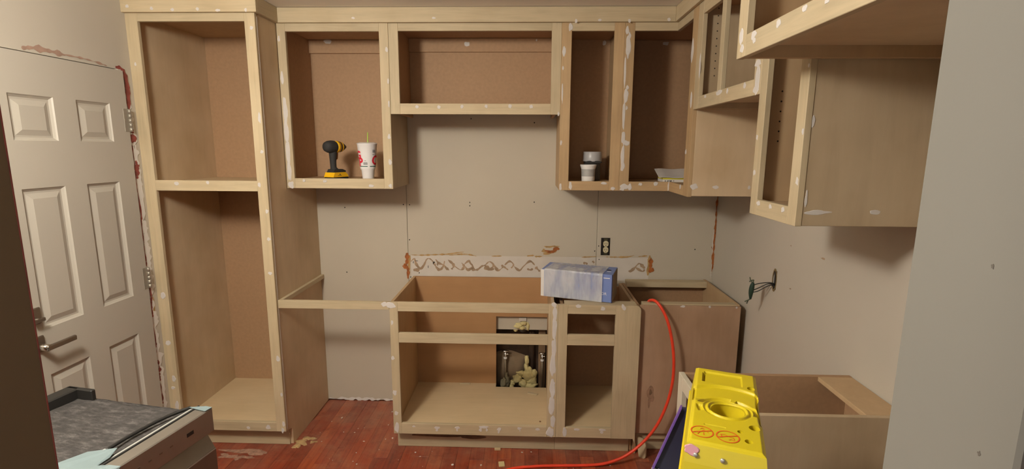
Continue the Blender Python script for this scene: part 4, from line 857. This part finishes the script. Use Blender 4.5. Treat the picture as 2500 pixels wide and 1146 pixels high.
# offcuts and chips
def chip(name, x, y, z, sx, sy, sz, a, mat, label):
    t = link(name, B(-sx / 2, sx / 2, -sy / 2, sy / 2, 0, sz, c=.001), mat); t.location = (x, y, z); t.rotation_euler = rz(a); t['label'] = label; t['category'] = 'scrap'
chip('wood_chip', .040, -.165, .1583, .066, .022, .004, -22, WX, 'thin wood strip lying at the back right of the sink base floor')
chip('wood_chip', -.405, -.050, .1583, .07, .016, .006, 2, WX, 'thin wood strip lying along the back of the sink base floor')
chip('wood_chip', .080, -.497, .1583, .010, .010, .004, 20, DARKBROWN, 'dark small chip at the front right of the sink base floor')
chip('foam_scrap', -.130, -.668, 0, .032, .038, .008, 8, plain('cream_scrap', (.62, .50, .26), .7), 'cream square scrap on the red floor by the hose end')
chip('foam_scrap', -.160, -.533, 0, .034, .012, .012, 3, plain('cream_scrap', (.55, .43, .24), .7), 'small cream scrap against the toe kick of the sink base')
chip('plaster_chip', -.395, -.682, 0, .012, .010, .005, 30, WHITECARD, 'tiny white chip on the red floor left of the hose')
chip('plaster_chip', -.62, -.578, 0, .009, .007, .004, 10, WHITECARD, 'tiny pale chip on the red floor left of the sink base corner')
gb = bmesh.new()
random.seed(21)
blots('z', .0002, 1, [(-1.60, -.60, .10, .016), (-1.47, -.62, .050, .022), (-1.66, -.655, .055, .020), (-1.55, -.655, .05, .012), (-1.53, -.59, .04, .012), (-1.585, -.675, .016, .014)], .0006, .6, gb)
single('glue_smear', gb, DUST, 'dusty cream smear on the floor in front of the tall cabinet', 'smear', (-1.55, -.62, 0))
gb = bmesh.new(); blots('z', .0002, 1, [(-1.30, -.50, .035, .035), (-1.27, -.465, .028, .02), (-1.31, -.545, .018, .03), (-1.235, -.50, .03, .012)], .0014, .55, gb)
single('glue_puddle', gb, GLUE, 'dried yellowish glue puddle on the floor beside the tall cabinet corner', 'smear', (-1.28, -.5, 0))
gb = bmesh.new()
for k in range(70):
    x_, y_ = random.uniform(-1.25, .55), random.uniform(-.72, -.03)
    if -.75 < x_ and y_ > -.53: continue
    r_ = random.uniform(.0015, .005); blots('z', .0002, 1, [(x_, y_, r_, r_ * random.uniform(.5, 1.6))], .0015, .5, gb)
o = single('plaster_crumbs', gb, PAPER, 'pale plaster crumbs scattered over the red floor', 'debris', (-.4, -.4, 0)); o['kind'] = 'stuff'
t = link('wood_offcut', PR([(-.018, 0), (.012, 0), (.020, .010), (.020, .080), (.012, .105), (-.030, .112), (-.034, .100)], 'y', -.008, .008), WZ)
t.location = (.648, -.570, .0005); t.rotation_euler = rz(-35); t['label'] = 'small notched wood offcut standing at the foot of the drawer base cabinet'; t['category'] = 'offcut'

# red air hose: out of the corner base, over the rail, down to the floor and off to the left
bm = bmesh.new()
tube(bm, [(.645, -.20, .30), (.650, -.33, .60), (.655, -.46, .84), (.664, -.535, .898), (.690, -.585, .888), (.728, -.612, .815), (.757, -.625, .70), (.771, -.630, .58), (.768, -.630, .46), (.742, -.630, .335), (.692, -.632, .215), (.615, -.636, .115), (.525, -.648, .050), (.42, -.660, .016), (.30, -.668, .008), (.16, -.676, .008), (.04, -.688, .008), (-.08, -.715, .008), (-.22, -.80, .008), (-.36, -.95, .008)], .0078, 12, 8)
single('air_hose', bm, HOSEM, 'red air hose hanging out of the corner base cabinet onto the floor', 'hose', (.5, -.65, 0))

# yellow-topped stepladder
la = Thing('stepladder', 'stepladder with a moulded yellow tool-tray top and purple rails', 'ladder', (.439, -2.101, 0), rz(-20.5), local=True)
HW, HL, ZL = .0675, .1785, 1.14
def ring(x, y, cx, cy, r0, r1): 
    d_ = math.hypot(x - cx, y - cy); return r0 < d_ < r1
def hole(x, y, cx, cy, r): return math.hypot(x - cx, y - cy) < r
def sst(a, e0, e1):
    q = min(1, max(0, (a - e0) / (e1 - e0))); return q * q * (3 - 2 * q)
def lh(x, y):
    z = 0.0
    # raised back tray area: recessed rectangle
    ix = min(x + .049, .038 - x); iy = min(y - .098, .160 - y)
    z -= .0045 * sst(min(ix, iy), 0, .003)
    if abs(x + .0485) < .0035 and .098 < y < .150: z -= .010
    # curved step behind the round holder
    rd = math.hypot((x - .004) / 1.0, y + .03)
    z -= .006 * sst(.121 - math.hypot(x - .006, y + .03), 0, .006) * sst(y - .0, -.01, .02)
    # round holder: outer groove and inner groove
    d_ = math.hypot(x - .004, y + .026)
    ang = math.atan2(y + .026, x - .004)
    if not (abs(ang - 1.35) < .10 or abs(ang - 3.0) < .10 or (-2.7 < ang < -0.2)): z -= .006 * sst(d_, .050, .053) * (1 - sst(d_, .060, .064))
    z -= .0035 * sst(.050 - d_, 0, .003) * (1 if ang > -.3 or ang < -2.6 else .5)
    z += .004 * sst(d_, .037, .039) * (1 - sst(d_, .041, .044))
    if -.040 < x < -.001 and abs(y + .1073) < .0018: z -= .004
    if x > .060: z -= .012 * ((x - .060) / .0075) ** 2 * sst(y, -.07, -.05) * (1 - sst(y, .03, .055))
    e = min(HW - abs(x), HL - abs(y)); z -= .004 * (1 - sst(e, 0, .006))
    return z
HOLES = ((.004, -.028, .0335), (.0555, .098, .0085), (.0535, -.0865, .0105), (.0265, -.1115, .0055), (.041, -.1425, .0075))
bm = bmesh.new(); nx, ny = 132, 348; vv = {}
def cell_open(x, y): return any(hole(x, y, *h_) for h_ in HOLES)
def vert(i, j):
    if (i, j) not in vv:
        x = -HW + 2 * HW * i / nx; y = -HL + 2 * HL * j / ny
        z = lh(x, y)
        for cx, cy, r in HOLES:                      # snap grid vertices close to a rim onto the rim
            dd = math.hypot(x - cx, y - cy)
            if abs(dd - r) < .0008 and dd > 1e-6: x, y = cx + (x - cx) * r / dd, cy + (y - cy) * r / dd
        vv[i, j] = bm.verts.new((x, y, ZL + z))
    return vv[i, j]
for i in range(nx):
    for j in range(ny):
        x = -HW + 2 * HW * (i + .5) / nx; y = -HL + 2 * HL * (j + .5) / ny
        if cell_open(x, y): continue
        bm.faces.new((vert(i, j), vert(i + 1, j), vert(i + 1, j + 1), vert(i, j + 1))).smooth = True
# outer skirt
edge = [(i, 0) for i in range(nx)] + [(nx, j) for j in range(ny)] + [(i, ny) for i in range(nx, 0, -1)] + [(0, j) for j in range(ny, 0, -1)]
prev = [vert(*q) for q in edge]
for dz, ox, oy in ((-.006, .002, .002), (-.040, .006, .012), (-.078, .011, .020), (-.079, .0145, .023), (-.105, .015, .024)):
    cur = []
    for i, j in edge:
        x = -HW + 2 * HW * i / nx; y = -HL + 2 * HL * j / ny
        kx = 1 + ox / HW; ky = 1 + oy / HL
        wob = -.004 * sst(y, -.07, -.05) * (1 - sst(y, .03, .055)) if i == nx and dz > -.07 else 0
        cur.append(bm.verts.new((x * kx + wob, y * ky, ZL + dz)))
    for k in range(len(edge)): bm.faces.new((prev[k], cur[k], cur[(k + 1) % len(edge)], prev[(k + 1) % len(edge)]))
    prev = cur
top = la.add('top_cap', bm, YELLOWP, label='moulded yellow top with tool holes')
bm = bmesh.new()
for cx, cy, r in HOLES:
    bm = bmesh.new(); dp_ = .050 if r > .03 else .035; n_ = 32
    a_ = [bm.verts.new((cx + r * 1.04 * math.cos(2 * math.pi * k / n_), cy + r * 1.04 * math.sin(2 * math.pi * k / n_), ZL - .0004 + lh(cx + r * 1.04 * math.cos(2 * math.pi * k / n_), cy + r * 1.04 * math.sin(2 * math.pi * k / n_)))) for k in range(n_)]
    b_ = [bm.verts.new((cx + r * .95 * math.cos(2 * math.pi * k / n_), cy + r * .95 * math.sin(2 * math.pi * k / n_), ZL - dp_)) for k in range(n_)]
    for k in range(n_): bm.faces.new((a_[k], b_[k], b_[(k + 1) % n_], a_[(k + 1) % n_])).smooth = True
    la.add('hole_lining', bm, YELLOWP, sub=top)
def flat(bm, pts, w, z):                            # printed strokes on the top
    P_ = [Vector((*p_, 0)) for p_ in pts]
    for a, b2 in zip(P_, P_[1:]):
        d_ = (b2 - a).normalized(); s_ = Vector((-d_.y, d_.x, 0)) * w / 2
        q = [a + s_, a - s_, b2 - s_, b2 + s_]
        bm.faces.new([bm.verts.new((v.x, v.y, z)) for v in q]).normal_update()
for cx, cy, kind in ((-.0435, -.1405, 0), (.0035, -.1405, 1)):
    bm = bmesh.new(); z = ZL + .0006
    flat(bm, [(cx + .0205 * math.cos(a * math.pi / 18), cy + .0205 * math.sin(a * math.pi / 18)) for a in range(37)], .0024, z)
    flat(bm, [(cx - .018, cy - .008), (cx + .018, cy + .010)], .0026, z + .0002)
    if kind == 0:
        flat(bm, [(cx - .008, cy - .012), (cx - .004, cy - .002), (cx + .002, cy + .006), (cx + .008, cy + .005), (cx + .012, cy - .001)], .0015, z)
        flat(bm, [(cx + .003, cy - .002), (cx + .004, cy - .012)], .0015, z); flat(bm, [(cx - .004, cy + .010), (cx + .001, cy + .014), (cx + .004, cy + .010)], .0015, z)
    else:
        flat(bm, [(cx - .014, cy + .004), (cx - .006, cy + .006), (cx + .002, cy + .001), (cx + .010, cy - .001), (cx + .012, cy - .008)], .0015, z)
        flat(bm, [(cx - .010, cy - .006), (cx - .012, cy + .003)], .0015, z); flat(bm, [(cx + .002, cy - .012), (cx + .006, cy - .008), (cx + .012, cy - .011)], .0015, z)
    la.add('warning_pictogram', bm, REDPIC, sub=top)
bm = bmesh.new(); blob_poly(bm, Vector((-.060, -HL - .0058, ZL - .017)), .013, .010, Vector((1, 0, 0)), Vector((0, .28, .96)), Vector((0, -.96, .28)), .0012)
la.add('pink_smear', bm, PINK, sub=top)
for x_ in (-.052, -.004):
    bm = bmesh.new(); lathe(bm, [(0, .0042), (.0036, .0042), (.0048, .0032), (.0050, 0), (0, 0)], 6, Matrix.Translation((x_, -HL - .0075, ZL - .024)) @ Matrix.Rotation(math.pi / 2, 4, 'X'))
    la.add('bolt', bm, ALU, sub=top)
def rail_bm(y, sx, x0, slope, w=.030):
    """leaning rail: front set sx=-1, rear set sx=+1."""
    bm = bmesh.new(); zt = 1.035
    p = lambda z: x0 + sx * slope * (1.075 - z)
    for yy0, yy1 in ((y - .004, y + .004),):
        vs = [(p(zt) - w / 2, zt), (p(zt) + w / 2, zt), (p(0) + w / 2, 0.012), (p(0) - w / 2, 0.012)]
        prism(bm, vs, 'y', yy0, yy1)
    return bm
for y in (-.150, .150):
    yo = y + .034 * math.copysign(1, y) * 0
    rl = la.add('front_rail', rail_bm(y, -1, -.052, .320, .062), NAVY)
    bm = bmesh.new(); zt = 1.035; p = lambda z: -.052 - .320 * (1.075 - z) - .031
    prism(bm, [(p(zt) - .004, zt), (p(zt), zt), (p(0), .012), (p(0) - .004, .012)], 'y', y - .012, y + .012)
    la.add('rail_flange', bm, PURPLE, sub=rl)
    bm = bmesh.new(); box(bm, -.052 - .320 * 1.075 - .036, -.052 - .320 * 1.075 + .036, y - .014, y + .014, 0, .02, c=.003); la.add('rubber_foot', bm, BLACKR, sub=rl)
    la.add('rear_rail', rail_bm(y * .8, 1, .040, .17, .036), NAVY)
for z in (.29, .57, .85):
    xc = -.052 - .320 * (1.075 - z)
    bm = bmesh.new(); box(bm, xc - .034, xc + .034, -.145, .145, z - .004, z, c=.001); box(bm, xc - .038, xc - .034, -.145, .145, z - .03, z + .001, c=.001)
    for k in range(7): box(bm, xc - .030 + .009 * k, xc - .027 + .009 * k, -.144, .144, z, z + .002, c=.0005)
    la.add('step', bm, ALU)
for z in (.35, .75):
    xc = .040 + .17 * (1.075 - z)
    bm = bmesh.new(); box(bm, xc - .010, xc + .010, -.118, .118, z - .012, z + .012, c=.002); la.add('rear_brace', bm, ALU)

# dishwasher waiting to be installed, its top under felt
dw = Thing('dishwasher', 'stainless dishwasher with grey felt on top standing uninstalled at lower left', 'dishwasher', (-1.0117, -1.671, 0), rz(-10), local=True)
# local: front face plane x=0 facing +x, far side y=0, near side y=-.60, depth to x=-.56
dw.add('tub_body', B(-.545, -.045, -.596, -.006, .10, .838, c=.003), BLACKR)
bm = bmesh.new(); nx, ny = 60, 70; g_ = []
for i in range(nx + 1):
    row = []
    for j in range(ny + 1):
        a, b_ = i / nx, j / ny; x_ = -.515 + .435 * a; y_ = -.600 + .602 * b_
        z_ = .846 + .005 * noise.noise(Vector((x_ * 9, y_ * 9, 0))) + .004 * noise.noise(Vector((x_ * 40, y_ * 22, 4))) - .010 * max(0, b_ - .96) / .04
        row.append(bm.verts.new((x_, y_ + .004 * noise.noise(Vector((x_ * 20, 0, 0))) * b_, z_)))
    g_.append(row)
for i in range(nx):
    for j in range(ny): bm.faces.new((g_[i][j], g_[i + 1][j], g_[i + 1][j + 1], g_[i][j + 1])).smooth = True
per = [g_[i][0] for i in range(nx)] + [g_[nx][j] for j in range(ny)] + [g_[i][ny] for i in range(nx, 0, -1)] + [g_[0][j] for j in range(ny, 0, -1)]
low = [bm.verts.new((v.co.x, v.co.y, .8385)) for v in per]
for k in range(len(per)): bm.faces.new((per[k], low[k], low[(k + 1) % len(per)], per[(k + 1) % len(per)]))
dw.add('felt_blanket', bm, FELT)
bm = bmesh.new(); box(bm, -.565, -.515, -.590, -.010, .800, .880, c=.004); box(bm, -.563, -.455, -.022, -.006, .842, .880, c=.003); dw.add('rear_bracket', bm, BLACKP)
bm = bmesh.new(); box(bm, -.046, .0, -.600, 0, .782, .862, c=.003); cp = dw.add('control_panel', bm, STEEL)
dw.add('panel_window', B(0, .0008, -.105, -.080, .818, .830, c=.0002), BLACKP, sub=cp)
bm = bmesh.new()
for k in range(6): box(bm, 0, .0006, -.165 - .035 * k, -.155 - .035 * k, .821, .826, c=.0002)
dw.add('button_marks', bm, STEELD, sub=cp, kind='stuff')
bm = bmesh.new(); prism(bm, [(-.004, .7815), (-.030, .775), (-.022, .735), (-.004, .725), (-.040, .725), (-.044, .7815)], 'y', -.598, -.002)
bm.free(); bm = bmesh.new(); prism(bm, [(-.044, .7815), (-.016, .7815), (-.030, .768), (-.004, .722), (-.044, .722)], 'y', -.598, -.002); dw.add('pocket_handle', bm, STEEL)
dw.add('door', B(-.044, .0, -.600, 0, .11, .7215, c=.003), STEELD)
dw.add('kick_plate', B(-.09, -.06, -.59, -.01, .02, .10, c=.002), BLACKP)
dw.add('door_gasket', B(-.052, -.0465, -.598, -.002, .845, .8645, c=.001), BLACKR); dw.add('rim_strip', B(-.0685, -.0525, -.598, -.006, .8485, .8585, c=.001), plain('pale_rim', (.36, .36, .34), .35), label='pale strip along the front rim'); dw.add('inner_gasket', B(-.0745, -.069, -.598, -.006, .848, .8575, c=.001), BLACKR)
dw.add('power_cord', TB([(-.070, -.015, .861), (-.092, -.06, .860), (-.105, -.12, .860), (-.110, -.20, .860), (-.108, -.262, .860)], .0055, 10, 6), BLACKP)
dw.add('white_cord', TB([(-.108, -.262, .860), (-.130, -.32, .8605), (-.165, -.375, .8605), (-.205, -.43, .8605), (-.235, -.50, .860), (-.24, -.60, .859)], .0055, 10, 6), WHITEP)
def sheet_piece(pts, z, name, th=.0012, wav=.003):
    bm = bmesh.new(); n_ = len(pts)
    a_ = [bm.verts.new((p_[0], p_[1], z + wav * math.sin(k * 2.1) + (p_[2] if len(p_) > 2 else 0))) for k, p_ in enumerate(pts)]
    b_ = [bm.verts.new((v.co.x, v.co.y, v.co.z - th)) for v in a_]
    bm.faces.new(a_); bm.faces.new(b_[::-1])
    for k in range(n_): bm.faces.new((a_[k], b_[k], b_[(k + 1) % n_], a_[(k + 1) % n_]))
    bmesh.ops.recalc_face_normals(bm, faces=bm.faces[:]); dw.add(name, bm, BLUETAPE)
sheet_piece([(-.140, -.285), (-.075, -.255), (-.060, -.29), (-.050, -.35), (-.090, -.385), (-.145, -.40), (-.20, -.46), (-.19, -.40)], .8665, 'blue_tape', wav=.0025)
sheet_piece([(-.055, -.330), (-.022, -.322), (.002, -.312, -.004), (.004, -.322, -.010), (.001, -.365, -.002), (-.030, -.385), (-.060, -.392)], .8675, 'blue_tape', wav=.0015)
sheet_piece([(-.070, -.020), (-.022, -.004), (.001, -.003), (.0, -.030), (-.030, -.028)], .8655, 'blue_tape', wav=.001)
